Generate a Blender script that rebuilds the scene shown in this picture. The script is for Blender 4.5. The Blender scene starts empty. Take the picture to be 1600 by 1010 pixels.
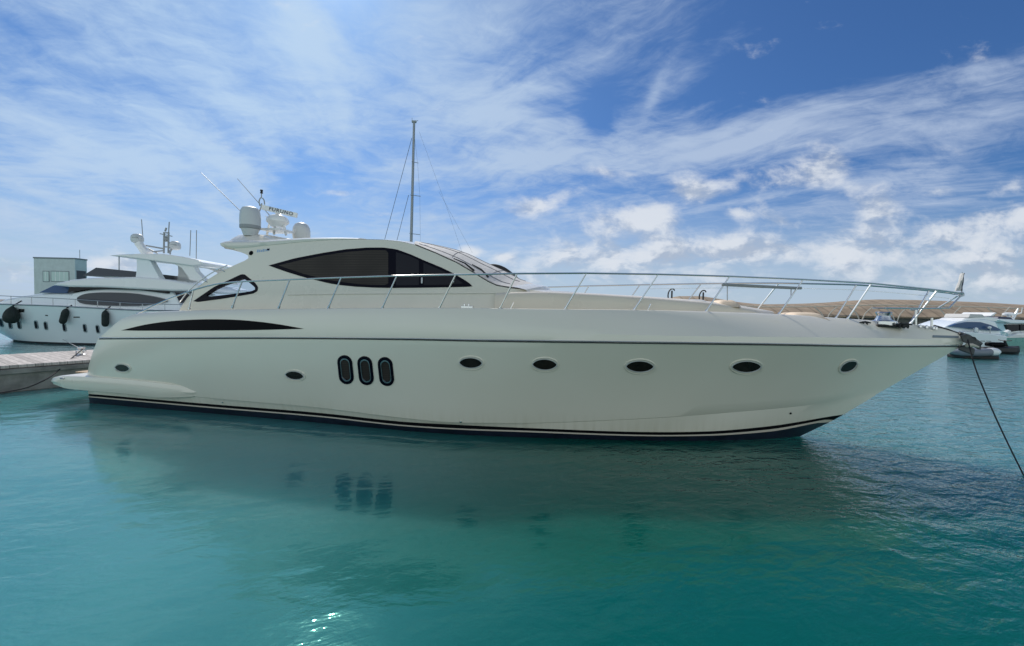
import bpy, bmesh, math, random
import numpy as np
from mathutils import Vector, Matrix
from mathutils.bvhtree import BVHTree
from mathutils.geometry import delaunay_2d_cdt

random.seed(7)
SC = bpy.context.scene
COL = SC.collection

# ------------------------------------------------------------------ camera
F_PX, CAM_H, CX, CY = 620.0, 2.4, 800.0, 505.0
PITCH, ROLL = math.atan(21 / F_PX), math.radians(1.3)
_fw = np.array([0, math.cos(PITCH), -math.sin(PITCH)])
_r0 = np.array([1.0, 0, 0]); _u0 = np.array([0, math.sin(PITCH), math.cos(PITCH)])
CR = _r0 * math.cos(ROLL) + _u0 * math.sin(ROLL)
CU = _u0 * math.cos(ROLL) - _r0 * math.sin(ROLL)
CP = np.array([0, 0, CAM_H])
cam_data = bpy.data.cameras.new('camera')
cam_data.sensor_width = 36.0
cam_data.lens = 36.0 * F_PX / 1600.0
cam_data.clip_start = 0.05
cam_data.clip_end = 20000
cam = bpy.data.objects.new('camera', cam_data)
COL.objects.link(cam)
cam.matrix_world = Matrix(((CR[0], CU[0], -_fw[0], 0), (CR[1], CU[1], -_fw[1], 0),
                           (CR[2], CU[2], -_fw[2], CAM_H), (0, 0, 0, 1)))
SC.camera = cam

# ------------------------------------------------------------------ light
SUN_AZ, SUN_EL = math.radians(-26), math.radians(42)      # azimuth from +Y, positive to the right
SKY_STRENGTH = 0.10
SUN_STRENGTH = 4.0
BACK = (.96, 1.06, 1.05)                                  # bright cloud added behind the camera to light the hull
SC.view_settings.view_transform = 'Standard'
SC.view_settings.look = 'None'
SC.view_settings.gamma = 1.0
SC.view_settings.exposure = 0.0
SC.view_settings.use_curve_mapping = False
SC.cycles.use_denoising = True
SC.cycles.caustics_reflective = False
SC.cycles.caustics_refractive = False
SC.cycles.max_bounces = 8
SC.cycles.sample_clamp_indirect = 6.0

sun_data = bpy.data.lights.new('sun', 'SUN')
sun_data.energy = SUN_STRENGTH
sun_data.angle = math.radians(0.5)
sun_data.color = (1.0, 0.95, 0.87)
sun = bpy.data.objects.new('sun', sun_data)
COL.objects.link(sun)
sdir = Vector((math.sin(SUN_AZ) * math.cos(SUN_EL), math.cos(SUN_AZ) * math.cos(SUN_EL), math.sin(SUN_EL)))
sun.rotation_euler = sdir.to_track_quat('Z', 'Y').to_euler()
sun.location = (-20, 30, 40)


class NT:
    """small node-tree writer"""
    def __init__(s, tree): s.t = tree; s.n = tree.nodes; s.l = tree.links
    def add(s, typ, **kw):
        n = s.n.new(typ)
        for k, v in kw.items(): setattr(n, k, v)
        return n
    def put(s, sock, v):
        if isinstance(v, bpy.types.NodeSocket): s.l.new(v, sock)
        elif v is not None: sock.default_value = v
    def m(s, op, a, b=None, c=None, clamp=False):
        n = s.add('ShaderNodeMath', operation=op, use_clamp=clamp)
        s.put(n.inputs[0], a)
        if b is not None: s.put(n.inputs[1], b)
        if c is not None: s.put(n.inputs[2], c)
        return n.outputs[0]
    def xyz(s, x, y, z):
        n = s.add('ShaderNodeCombineXYZ')
        s.put(n.inputs[0], x); s.put(n.inputs[1], y); s.put(n.inputs[2], z)
        return n.outputs[0]
    def noise(s, vec, scale, detail=4, rough=.5, dist=0.0, col=False):
        n = s.add('ShaderNodeTexNoise')
        s.put(n.inputs['Vector'], vec); n.inputs['Scale'].default_value = scale
        n.inputs['Detail'].default_value = detail; n.inputs['Roughness'].default_value = rough
        n.inputs['Distortion'].default_value = dist
        return n.outputs['Color' if col else 'Fac']
    def ramp(s, v, a, b, lo=0.0, hi=1.0, smooth=True):
        n = s.add('ShaderNodeMapRange')
        if smooth: n.interpolation_type = 'SMOOTHSTEP'
        s.put(n.inputs[0], v)
        for i, q in enumerate((a, b, lo, hi)): n.inputs[i + 1].default_value = q
        return n.outputs[0]
    def mix(s, fac, a, b, typ='RGBA'):
        n = s.add('ShaderNodeMix', data_type=typ)
        if typ == 'RGBA':
            s.put(n.inputs[0], fac); s.put(n.inputs[6], a); s.put(n.inputs[7], b); return n.outputs[2]
        s.put(n.inputs[0], fac); s.put(n.inputs[2], a); s.put(n.inputs[3], b); return n.outputs[0]


def pix_dir(px, py):
    d = CR * (px - CX) / F_PX + CU * (CY - py) / F_PX + _fw
    return d


# ------------------------------------------------------------------ sky
world = bpy.data.worlds.new('World')
SC.world = world
world.use_nodes = True
W = NT(world.node_tree)
W.n.clear()
w_out = W.add('ShaderNodeOutputWorld')
w_bg = W.add('ShaderNodeBackground')
w_sky = W.add('ShaderNodeTexSky', sky_type='NISHITA')
w_sky.sun_disc = False
w_sky.sun_elevation = SUN_EL
w_sky.sun_rotation = SUN_AZ
w_sky.air_density = 1.0
w_sky.dust_density = 0.6
w_sky.ozone_density = 2.5
w_tc = W.add('ShaderNodeTexCoord')
w_sep = W.add('ShaderNodeSeparateXYZ')
W.l.new(w_tc.outputs['Generated'], w_sep.inputs[0])
dx, dy, dz = w_sep.outputs
ay = W.m('MAXIMUM', W.m('ABSOLUTE', dy), 0.08)
gx = W.m('DIVIDE', dx, ay)            # tangent of the bearing and of the height above the horizon
gz = W.m('DIVIDE', dz, ay)
zz = W.m('MAXIMUM', dz, 0.0)
kk = W.m('ADD', zz, 0.13)
plx = W.m('DIVIDE', dx, kk); ply = W.m('DIVIDE', dy, kk)   # position on the cloud layer


def blob(px, py, a, b, ang=0.0, amp=1.0):
    """a soft patch of the sky round one bearing; a, b its half sizes and ang its tilt"""
    d = pix_dir(px, py)
    x0, z0 = d[0] / d[1], d[2] / d[1]
    ca, sa = math.cos(math.radians(ang)), math.sin(math.radians(ang))
    a /= F_PX; b /= F_PX
    ex = W.m('SUBTRACT', gx, x0); ez = W.m('SUBTRACT', gz, z0)
    uu = W.m('ADD', W.m('MULTIPLY', ex, ca / a), W.m('MULTIPLY', ez, sa / a))
    vv = W.m('ADD', W.m('MULTIPLY', ex, -sa / b), W.m('MULTIPLY', ez, ca / b))
    r2 = W.m('ADD', W.m('MULTIPLY', uu, uu), W.m('MULTIPLY', vv, vv))
    return W.m('MULTIPLY', W.m('EXPONENT', W.m('MULTIPLY', r2, -1.0)), amp)


def total(lst, base):
    acc = base
    for q in lst: acc = W.m('ADD', acc, q)
    return acc

#SKY-CLOUDS-BEGIN
warp = W.noise(W.xyz(plx, ply, 3.1), 1.1, 4, .5, 0, True)
wsep = W.add('ShaderNodeSeparateXYZ'); W.l.new(warp, wsep.inputs[0])
wx = W.m('ADD', plx, W.m('MULTIPLY', W.m('SUBTRACT', wsep.outputs[0], .5), .55))
wy = W.m('ADD', ply, W.m('MULTIPLY', W.m('SUBTRACT', wsep.outputs[1], .5), .55))


def streaks(deg, along, across, seed, detail=10, rough=.62):
    """high cloud drawn out along one wind direction on its layer"""
    c_, s_ = math.cos(math.radians(deg)), math.sin(math.radians(deg))
    su = W.m('ADD', W.m('MULTIPLY', wx, c_), W.m('MULTIPLY', wy, s_))
    sv = W.m('ADD', W.m('MULTIPLY', wx, -s_), W.m('MULTIPLY', wy, c_))
    return W.noise(W.xyz(W.m('MULTIPLY', su, along), W.m('MULTIPLY', sv, across), seed), 1.0, detail, rough, .12)


cir_r = streaks(-42, .9, 3.6, 0.0)
cir_l = streaks(104, .7, 2.3, 5.0, 9, .55)
lr = W.ramp(gx, -.55, .0)
cir = W.mix(lr, cir_l, cir_r, 'FLOAT')
soft = W.noise(W.xyz(wx, wy, 7.7), 1.5, 6, .55, .2)
flake = W.noise(W.xyz(W.m('MULTIPLY', wx, 1.0), W.m('MULTIPLY', wy, 1.6), 2.2), 6.0, 7, .65, .3)
cov_c = total([
    blob(40, 110, 420, 190, 0, .46), blob(330, 30, 260, 120, -20, .26), blob(40, 330, 420, 110, 8, .46),
    blob(470, 50, 70, 120, -30, .26), blob(100, 440, 480, 55, 4, .35), blob(300, 230, 220, 90, 10, .22),
    blob(520, 200, 120, 60, 10, .12), blob(660, 60, 150, 90, 0, .26), blob(850, 70, 190, 120, 0, .30), blob(1010, 20, 150, 60, 0, .16),
    blob(540, 350, 160, 40, 0, .10),
    blob(800, 190, 115, 52, -8, .66), blob(760, 262, 150, 24, 10, .46), blob(620, 265, 60, 22, 0, .22), blob(1030, 232, 200, 34, 8, .54),
    blob(1240, 190, 180, 40, 14, .52), blob(1500, 175, 260, 80, 22, .46), blob(1580, 92, 140, 20, 25, .26),
    blob(1050, 95, 12, 55, -27, .20), blob(1022, 150, 11, 40, -20, .34), blob(1060, 120, 20, 40, -20, .14), blob(1075, 130, 45, 55, -15, .20),
    blob(1330, 45, 330, 85, 8, -.26), blob(1170, 132, 90, 36, 10, -.12), blob(935, 190, 24, 24, 0, -.60),
    blob(1500, 290, 260, 60, 0, .30), blob(900, 300, 200, 50, 0, .16), blob(700, 360, 260, 40, 10, .20), blob(1100, 330, 300, 70, 0, .16)], .06)
hn = total([W.m('MULTIPLY', W.m('SUBTRACT', cir, .5), 1.75), W.m('MULTIPLY', W.m('SUBTRACT', soft, .5), .75),
            W.m('MULTIPLY', W.m('SUBTRACT', flake, .5), 1.05)], cov_c)
hi = W.ramp(hn, .04, 1.02)
# lumpy lower cloud
cpx = W.m('ADD', gx, W.m('MULTIPLY', W.m('SUBTRACT', wsep.outputs[0], .5), .08))
cpz = W.m('ADD', W.m('MULTIPLY', gz, 1.75), W.m('MULTIPLY', W.m('SUBTRACT', wsep.outputs[1], .5), .08))
cum = W.noise(W.xyz(cpx, cpz, 1.3), 7.5, 10, .60, .15)
cov_l = total([
    blob(1180, 285, 130, 30, 4, .62), blob(1300, 258, 48, 34, 10, .80), blob(1000, 342, 110, 26, 8, .75), blob(1080, 300, 60, 16, 0, .5),
    blob(1010, 326, 34, 24, 0, .40), blob(830, 325, 52, 20, 14, .74), blob(880, 305, 50, 12, 20, .5), blob(1155, 333, 24, 11, 0, .80),
    blob(1225, 345, 38, 12, -18, .76), blob(1380, 326, 42, 32, -8, .90), blob(1470, 298, 28, 10, 6, .80),
    blob(1560, 340, 110, 26, 12, .85), blob(1580, 290, 50, 16, 8, .66), blob(590, 336, 38, 7, 2, .80), blob(530, 302, 26, 5, 0, .5),
    blob(732, 393, 24, 13, 0, .95), blob(785, 402, 18, 8, 0, .7), blob(930, 402, 150, 26, 0, .60), blob(1130, 392, 220, 26, 2, .68),
    blob(1420, 392, 260, 44, 0, .78), blob(1560, 440, 160, 26, 0, .66), blob(200, 414, 120, 14, 0, .55), blob(20, 424, 60, 20, 0, .75),
    blob(900, 440, 320, 24, 0, .62), blob(250, 445, 260, 14, 0, .45), blob(150, 410, 50, 12, 0, .30), blob(410, 425, 60, 12, 0, .4), blob(940, 268, 70, 8, -6, .45), blob(1190, 230, 60, 8, 8, .2)], -.15)
cn = W.m('ADD', W.m('MULTIPLY', W.m('SUBTRACT', cum, .5), 2.6), cov_l)
lo = W.ramp(cn, .12, 1.05)
grey = W.noise(W.xyz(W.m('SUBTRACT', cpx, .02), W.m('ADD', cpz, .045), 1.3), 7.5, 7, .58, .15)
base_shade = W.ramp(W.m('SUBTRACT', grey, cum), -.07, .13)
hazeb = W.ramp(gz, 0.0, .36, .82, 0.0)
w_tint = W.add('ShaderNodeMix', data_type='RGBA', blend_type='MULTIPLY')
w_tint.inputs[0].default_value = 1.0
W.l.new(w_sky.outputs[0], w_tint.inputs[6]); w_tint.inputs[7].default_value = (.36, .60, .90, 1)
K = 1.0 / SKY_STRENGTH
col = W.mix(hazeb, w_tint.outputs[2], (.50 * K, .60 * K, .72 * K, 1))
near = blob(300, 60, 560, 420, 0, 1.0)           # cloud lit through, on the sun's side
hi_c = W.mix(near, (.44 * K, .54 * K, .72 * K, 1), (.52 * K, .69 * K, .89 * K, 1))
col = W.mix(W.m('MULTIPLY', hi, .90), col, hi_c)
lo_c = W.mix(base_shade, (.74 * K, .78 * K, .84 * K, 1), (.42 * K, .49 * K, .61 * K, 1))
col = W.mix(W.m('MULTIPLY', lo, .88), col, lo_c)
# glare round the sun, which stands just above the picture
sdot = W.m('ADD', W.m('ADD', W.m('MULTIPLY', dx, sdir.x), W.m('MULTIPLY', dy, sdir.y)), W.m('MULTIPLY', dz, sdir.z))
aur = W.m('MULTIPLY', W.m('POWER', W.m('MAXIMUM', sdot, 0.0), 420.0), .7)
col = W.mix(aur, col, (3.2 * K, 3.4 * K, 3.6 * K, 1))
# unseen bright broken cloud, added at the camera's back as fill light
bk = W.noise(W.xyz(plx, ply, 11.0), 1.2, 6, .55, .2)
bkf = W.m('MULTIPLY', W.m('MULTIPLY', W.ramp(dy, .05, -.35, 0.0, 1.0), W.ramp(bk, .30, .62, .35, 1.0)), W.ramp(dz, .05, .70, 1.45, .34))
col = W.mix(bkf, col, (BACK[0] * K, BACK[1] * K, BACK[2] * K, 1))
#SKY-CLOUDS-END
W.l.new(col, w_bg.inputs[0])
w_bg.inputs[1].default_value = SKY_STRENGTH
W.l.new(w_bg.outputs[0], w_out.inputs[0])


# ------------------------------------------------------------------ materials
def mat(name, base, rough=.4, metal=0.0, coat=0.0, vary=0.0, vscale=3.0, bump=0.0, bscale=40.0, spec=.5, trans=0.0, alpha=1.0):
    m = bpy.data.materials.new(name); m.use_nodes = True
    t = NT(m.node_tree); b = t.n['Principled BSDF']
    b.inputs['Base Color'].default_value = (*base, 1)
    b.inputs['Roughness'].default_value = rough
    b.inputs['Metallic'].default_value = metal
    b.inputs['Coat Weight'].default_value = coat
    b.inputs['Coat Roughness'].default_value = .06
    b.inputs['Specular IOR Level'].default_value = spec
    b.inputs['Transmission Weight'].default_value = trans
    b.inputs['Alpha'].default_value = alpha
    tc = t.add('ShaderNodeTexCoord')
    if vary:
        nz = t.noise(tc.outputs['Object'], vscale, 6, .6)
        k = t.ramp(nz, .3, .7, 1 - vary, 1 + vary * .4)
        mm = t.add('ShaderNodeMix', data_type='RGBA', blend_type='MULTIPLY'); mm.inputs[0].default_value = 1
        mm.inputs[6].default_value = (*base, 1); t.l.new(k, mm.inputs[7])
        t.l.new(mm.outputs[2], b.inputs['Base Color'])
        t.l.new(t.ramp(nz, .3, .7, rough * .8, rough * 1.25), b.inputs['Roughness'])
    if bump:
        nb = t.noise(tc.outputs['Object'], bscale, 4, .5)
        bn = t.add('ShaderNodeBump'); bn.inputs['Strength'].default_value = bump; bn.inputs['Distance'].default_value = .02
        t.l.new(nb, bn.inputs['Height']); t.l.new(bn.outputs[0], b.inputs['Normal'])
    return m


M = {}
M['gel'] = mat('cream_gelcoat', (.76, .715, .61), .30, coat=.45, vary=.02, vscale=.5)
M['gel_hull'] = None
M['gel_warm'] = mat('beige_gelcoat', (.76, .68, .56), .34, coat=.2, vary=.02, vscale=.5)
M['gel_roof'] = mat('white_gelcoat', (.78, .74, .66), .22, coat=.4, vary=.02, vscale=.6)
M['deck'] = mat('deck_nonslip', (.62, .58, .50), .7, vary=.08, vscale=6, bump=.2, bscale=160)
M['white'] = mat('white_paint', (.84, .84, .83), .25, coat=.35, vary=.015, vscale=.8)
M['white_blue'] = mat('cool_white_paint', (.80, .85, .88), .22, coat=.4, vary=.012, vscale=.8)
M['navy'] = mat('navy_antifouling', (.012, .015, .035), .45, vary=.5, vscale=9)
M['black'] = mat('black_gelcoat', (.004, .004, .006), .38, spec=.04)
M['black_matt'] = mat('black_rubber', (.02, .02, .022), .65, vary=.3, vscale=20)
M['cream'] = mat('cream_stripe', (.52, .47, .39), .4)
M['steel'] = mat('polished_steel', (.66, .66, .66), .20, metal=1.0)
M['steel_dull'] = mat('brushed_steel', (.42, .44, .47), .35, metal=1.0, vary=.15, vscale=30)
M['strake'] = mat('dark_grey_strake', (.022, .026, .030), .35)
M['dark_steel'] = mat('weathered_dark_steel', (.07, .075, .08), .4, metal=.6, vary=.4, vscale=14)
M['vent_grey'] = mat('grey_vent', (.20, .24, .27), .4)
M['bar_grey'] = mat('grey_bar', (.30, .31, .32), .5)
M['glass_dark'] = mat('tinted_glass', (.010, .012, .020), .07, spec=.18)
M['glass_blue'] = mat('blue_tinted_glass', (.05, .10, .21), .10, spec=.25)
M['glass_brown'] = mat('brown_tinted_glass', (.020, .017, .014), .10, spec=.3, vary=.5, vscale=7)
M['glass_pane'] = mat('dark_pane', (.022, .021, .028), .10, spec=.10)
M['glass_grey'] = mat('grey_tinted_glass', (.06, .066, .08), .12, spec=.3)
M['frame_black'] = mat('black_window_frame', (.004, .004, .011), .22, spec=.06)
M['cloth'] = mat('grey_white_canvas', (.60, .58, .56), .8, vary=.12, vscale=5, bump=.5, bscale=9)
M['seam'] = mat('dark_seam', (.16, .15, .16), .8)
M['cushion'] = mat('beige_cushion', (.74, .60, .46), .75, vary=.1, bump=.2, bscale=20)
M['dome'] = mat('radome_plastic', (.60, .62, .62), .4, vary=.05)
M['dome_grey'] = mat('radome_base', (.30, .32, .33), .45)
M['teak'] = mat('teak_planks', (.42, .30, .19), .7, vary=.3, vscale=12)
M['lettering'] = mat('pale_blue_lettering', (.30, .44, .62), .4)
M['ink'] = mat('dark_blue_lettering', (.02, .03, .07), .5)
M['rope_black'] = mat('black_rope', (.018, .018, .022), .85, bump=.8, bscale=60)
M['rope_grey'] = mat('grey_rope', (.42, .42, .42), .85, bump=.8, bscale=60)
M['concrete'] = mat('weathered_concrete', (.27, .27, .25), .9, vary=.45, vscale=2.2, bump=.6, bscale=12)
M['quay'] = mat('quay_stone', (.22, .21, .20), .9, vary=.4, vscale=.4)
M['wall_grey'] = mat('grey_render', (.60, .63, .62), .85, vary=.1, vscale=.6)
M['wall_dark'] = mat('dark_grey_cladding', (.22, .23, .25), .8, vary=.12, vscale=.3)  # darker grey for the roof slab and window frames
M['fender'] = mat('dark_green_fender_cover', (.012, .022, .020), .75, vary=.3, vscale=6, bump=.3, bscale=30)
M['tube_grey'] = mat('grey_inflatable_fabric', (.20, .22, .26), .55, vary=.15, vscale=3)
M['mast'] = mat('grey_aluminium', (.30, .32, .34), .45, metal=.4)
M['wire'] = mat('rigging_wire', (.14, .17, .21), .5, metal=.3)


def hull_mat():
    """gelcoat with a faint tide stain and run-off streaks low on the side"""
    m = mat('stained_hull_gelcoat', (.74, .685, .56), .26, coat=.5)
    t = NT(m.node_tree); b = t.n['Principled BSDF']
    tc = t.add('ShaderNodeTexCoord')
    sp = t.add('ShaderNodeSeparateXYZ'); t.l.new(tc.outputs['Object'], sp.inputs[0])
    x, z = sp.outputs[0], sp.outputs[2]
    big = t.noise(tc.outputs['Object'], .6, 5, .55)
    run = t.noise(t.xyz(t.m('MULTIPLY', x, 9.0), 0.0, t.m('MULTIPLY', z, .5)), 1.0, 5, .6)
    low = t.ramp(t.m('ADD', z, t.m('MULTIPLY', big, .25)), .18, .75, 1.0, 0.0)
    k = t.m('MULTIPLY', low, t.ramp(run, .35, .75, .25, 1.0))
    c1 = t.mix(t.ramp(big, .3, .7), (.79, .745, .635, 1), (.81, .765, .66, 1))
    t.l.new(t.mix(t.m('MULTIPLY', k, .45), c1, (.50, .45, .30, 1)), b.inputs['Base Color'])
    fair = t.noise(t.xyz(x, 0.0, t.m('MULTIPLY', z, .5)), .9, 2, .4)
    bn = t.add('ShaderNodeBump'); bn.inputs['Strength'].default_value = .5; bn.inputs['Distance'].default_value = .02
    t.l.new(fair, bn.inputs['Height']); t.l.new(bn.outputs[0], b.inputs['Normal'])
    t.l.new(bn.outputs[0], b.inputs['Coat Normal'])
    return m


M['gel_hull'] = hull_mat()


def glass_clear():
    m = bpy.data.materials.new('pale_clear_glass'); m.use_nodes = True
    t = NT(m.node_tree); t.n.clear()
    o = t.add('ShaderNodeOutputMaterial'); g = t.add('ShaderNodeBsdfGlossy'); g.inputs['Roughness'].default_value = .03
    tr = t.add('ShaderNodeBsdfTransparent'); tr.inputs[0].default_value = (.80, .84, .88, 1)
    lw = t.add('ShaderNodeLayerWeight'); lw.inputs[0].default_value = .3
    fk = t.m('ADD', t.m('MULTIPLY', t.m('POWER', lw.outputs[1], 4), .5), .03)
    mx = t.add('ShaderNodeMixShader')
    t.l.new(fk, mx.inputs[0]); t.l.new(tr.outputs[0], mx.inputs[1]); t.l.new(g.outputs[0], mx.inputs[2])
    t.l.new(mx.outputs[0], o.inputs[0])
    return m


M['glass_clear'] = glass_clear()


def blind_mat():
    """dark tinted pane with a slatted brown blind drawn behind it"""
    m = mat('pane_with_blind', (.045, .036, .030), .12, spec=.10)
    t = NT(m.node_tree); b = t.n['Principled BSDF']
    tc = t.add('ShaderNodeTexCoord')
    w = t.add('ShaderNodeTexWave', bands_direction='Z'); w.inputs['Scale'].default_value = 9.0
    w.inputs['Distortion'].default_value = .4
    t.l.new(tc.outputs['Object'], w.inputs[0])
    n = t.noise(tc.outputs['Object'], 1.2, 3)
    f = t.m('MULTIPLY', w.outputs[1], t.ramp(n, .3, .7, .3, 1))
    t.l.new(t.mix(f, (.034, .029, .027, 1), (.070, .058, .050, 1)), b.inputs['Base Color'])
    return m


M['blind'] = blind_mat()


def dock_mat():
    m = mat('bleached_deck_boards', (.46, .43, .40), .85)
    t = NT(m.node_tree); b = t.n['Principled BSDF']
    tc = t.add('ShaderNodeTexCoord')
    sp = t.add('ShaderNodeSeparateXYZ'); t.l.new(tc.outputs['Object'], sp.inputs[0])
    u = t.m('MULTIPLY', sp.outputs[0], 7.0)
    fr = t.m('FRACT', u)
    gap = t.ramp(t.m('ABSOLUTE', t.m('SUBTRACT', fr, .5)), .44, .49, 1, .25)
    pid = t.m('FLOOR', u)
    wn = t.add('ShaderNodeTexWhiteNoise', noise_dimensions='1D'); t.l.new(pid, wn.inputs['W'])
    nz = t.noise(t.xyz(t.m('MULTIPLY', sp.outputs[0], 9), t.m('MULTIPLY', sp.outputs[1], .8), pid), 3, 5)
    v = t.m('MULTIPLY', t.m('MULTIPLY', gap, t.ramp(wn.outputs[0], 0, 1, .75, 1.1, False)), t.ramp(nz, .3, .7, .75, 1.1))
    mm = t.add('ShaderNodeMix', data_type='RGBA', blend_type='MULTIPLY'); mm.inputs[0].default_value = 1
    mm.inputs[6].default_value = (.50, .46, .43, 1); t.l.new(v, mm.inputs[7])
    t.l.new(mm.outputs[2], b.inputs['Base Color'])
    return m


M['boards'] = dock_mat()


def roof_mat():
    """brown membrane with darker seams at even spacing"""
    m = mat('brown_membrane', (.20, .155, .115), .8)
    t = NT(m.node_tree); b = t.n['Principled BSDF']
    tc = t.add('ShaderNodeTexCoord')
    sp = t.add('ShaderNodeSeparateXYZ'); t.l.new(tc.outputs['Object'], sp.inputs[0])
    u = t.m('MULTIPLY', t.m('ADD', sp.outputs[0], t.m('MULTIPLY', sp.outputs[2], -.9)), .42)
    k = t.ramp(t.m('ABSOLUTE', t.m('SUBTRACT', t.m('FRACT', u), .5)), .36, .5, 1, .62)
    nz = t.noise(tc.outputs['Object'], .5, 5)
    v = t.m('MULTIPLY', k, t.ramp(nz, .3, .7, .8, 1.15))
    mm = t.add('ShaderNodeMix', data_type='RGBA', blend_type='MULTIPLY'); mm.inputs[0].default_value = 1
    mm.inputs[6].default_value = (.32, .245, .17, 1); t.l.new(v, mm.inputs[7])
    t.l.new(mm.outputs[2], b.inputs['Base Color'])
    return m


M['membrane'] = roof_mat()


def water_mat():
    m = bpy.data.materials.new('harbour_water'); m.use_nodes = True
    t = NT(m.node_tree); b = t.n['Principled BSDF']
    b.inputs['Roughness'].default_value = .03
    b.subsurface_method = 'BURLEY'
    b.inputs['Subsurface Weight'].default_value = 1.0
    b.inputs['Subsurface Radius'].default_value = (.5, 1.6, 1.5)
    b.inputs['Subsurface Scale'].default_value = 1.3
    b.inputs['IOR'].default_value = 1.68
    b.inputs['Specular Tint'].default_value = (.20, 1, .82, 1)
    b.inputs['Specular IOR Level'].default_value = .5
    tc = t.add('ShaderNodeTexCoord')
    sp = t.add('ShaderNodeSeparateXYZ'); t.l.new(tc.outputs['Object'], sp.inputs[0])
    x, y = sp.outputs[0], sp.outputs[1]
    nz = t.noise(tc.outputs['Object'], .12, 4)
    sky_sheen = t.ramp(t.m('ADD', t.m('MULTIPLY', x, -1.0), t.m('MULTIPLY', t.m('SUBTRACT', nz, .5), 5.0)), -1.5, 4.0)  # bright sky sheen on the left water, painted into the base colour
    far = t.ramp(t.m('ADD', t.m('ADD', t.m('MULTIPLY', y, .55), t.m('MULTIPLY', x, .8)), t.m('MULTIPLY', t.m('SUBTRACT', nz, .5), 4.0)), 6.0, 13.0, 0.0, .75)  # sky reflection on the open water to the right, painted as paler colour
    wc = t.mix(sky_sheen, (.001, .084, .067, 1), (.058, .225, .235, 1))
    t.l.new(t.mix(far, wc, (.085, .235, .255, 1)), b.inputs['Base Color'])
    ca, sa = math.cos(math.radians(14)), math.sin(math.radians(14))
    ux = t.m('ADD', t.m('MULTIPLY', x, ca), t.m('MULTIPLY', y, sa))
    uy = t.m('ADD', t.m('MULTIPLY', x, -sa), t.m('MULTIPLY', y, ca))
    swell = t.noise(t.xyz(t.m('MULTIPLY', ux, .45), t.m('MULTIPLY', uy, 1.0), 0.0), .9, 3, .45, .4)
    rip = t.noise(t.xyz(t.m('MULTIPLY', ux, .55), uy, 4.0), 3.2, 4, .5, .5)
    fine = t.noise(t.xyz(t.m('MULTIPLY', ux, .6), uy, 9.0), 13, 3, .5, .3)
    # cat's-paws: the breeze ruffles the open water to the right and far off, the lee of the hull is smooth
    patch = t.noise(tc.outputs['Object'], .22, 3)
    ruff = t.ramp(patch, .40, .64, .35, 1.0)
    lee = t.ramp(t.m('ADD', t.m('MULTIPLY', y, .55), t.m('MULTIPLY', x, .8)), 1.5, 8.0, 0.0, 3.6)
    ruff = t.m('MAXIMUM', ruff, lee)
    h = t.m('ADD', t.m('MULTIPLY', swell, .026), t.m('MULTIPLY', t.m('MULTIPLY', rip, .0185), ruff))
    h = t.m('ADD', h, t.m('MULTIPLY', t.m('MULTIPLY', fine, .0042), ruff))
    bn = t.add('ShaderNodeBump'); bn.inputs['Strength'].default_value = 1.0; bn.inputs['Distance'].default_value = 1.0
    t.l.new(h, bn.inputs['Height']); t.l.new(bn.outputs[0], b.inputs['Normal'])
    return m


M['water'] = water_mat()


# ------------------------------------------------------------------ helpers
def pchip(xs, ys, x):
    xs = np.asarray(xs, float); ys = np.asarray(ys, float); x = np.asarray(x, float)
    h = np.diff(xs); d = np.diff(ys) / h
    n = len(xs); mm = np.zeros(n)
    if n == 2: return np.interp(x, xs, ys)
    for i in range(1, n - 1):
        if d[i - 1] * d[i] > 0:
            w1 = 2 * h[i] + h[i - 1]; w2 = h[i] + 2 * h[i - 1]
            mm[i] = (w1 + w2) / (w1 / d[i - 1] + w2 / d[i])
    mm[0] = d[0]; mm[-1] = d[-1]
    xc = np.clip(x, xs[0], xs[-1])
    i = np.clip(np.searchsorted(xs, xc) - 1, 0, n - 2)
    t = (xc - xs[i]) / h[i]
    return ((2*t**3-3*t**2+1)*ys[i] + (t**3-2*t**2+t)*h[i]*mm[i] + (-2*t**3+3*t**2)*ys[i+1] + (t**3-t**2)*h[i]*mm[i+1])


def curve_fn(pts):
    xs = [p[0] for p in pts]; ys = [p[1] for p in pts]
    return lambda s: float(pchip(xs, ys, s))


def resample(pts, n, closed=False):
    p = [np.asarray(q, float) for q in pts]
    if closed: p = p + [p[0]]
    d = [0]
    for a, b in zip(p, p[1:]): d.append(d[-1] + np.linalg.norm(b - a))
    q = np.linspace(0, d[-1], n + 1 if closed else n)
    if closed: q = q[:-1]
    arr = np.array(p)
    return np.stack([np.interp(q, d, arr[:, k]) for k in range(arr.shape[1])], 1)


def smooth_closed(pts, n, it=1):
    """Chaikin corner cutting, then even resampling"""
    p = [np.asarray(q, float) for q in pts]
    for _ in range(it):
        o = []
        for a, b in zip(p, p[1:] + p[:1]): o += [a * .78 + b * .22, a * .22 + b * .78]
        p = o
    return resample(p, n, True)


def spline(pts, n):
    """smooth open curve through the points"""
    a = np.asarray(pts, float)
    d = np.concatenate([[0], np.cumsum(np.linalg.norm(np.diff(a, axis=0), axis=1))])
    q = np.linspace(0, d[-1], n)
    # Catmull-Rom via finite differences
    m = np.gradient(a, d, axis=0) if len(a) > 2 else np.repeat((a[1:] - a[:1]) / d[-1], 2, 0)
    i = np.clip(np.searchsorted(d, q, side='right') - 1, 0, len(a) - 2)
    h = (d[i + 1] - d[i])[:, None]; t = ((q - d[i])[:, None]) / h
    return (2*t**3-3*t**2+1)*a[i] + (t**3-2*t**2+t)*h*m[i] + (-2*t**3+3*t**2)*a[i+1] + (t**3-t**2)*h*m[i+1]


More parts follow.
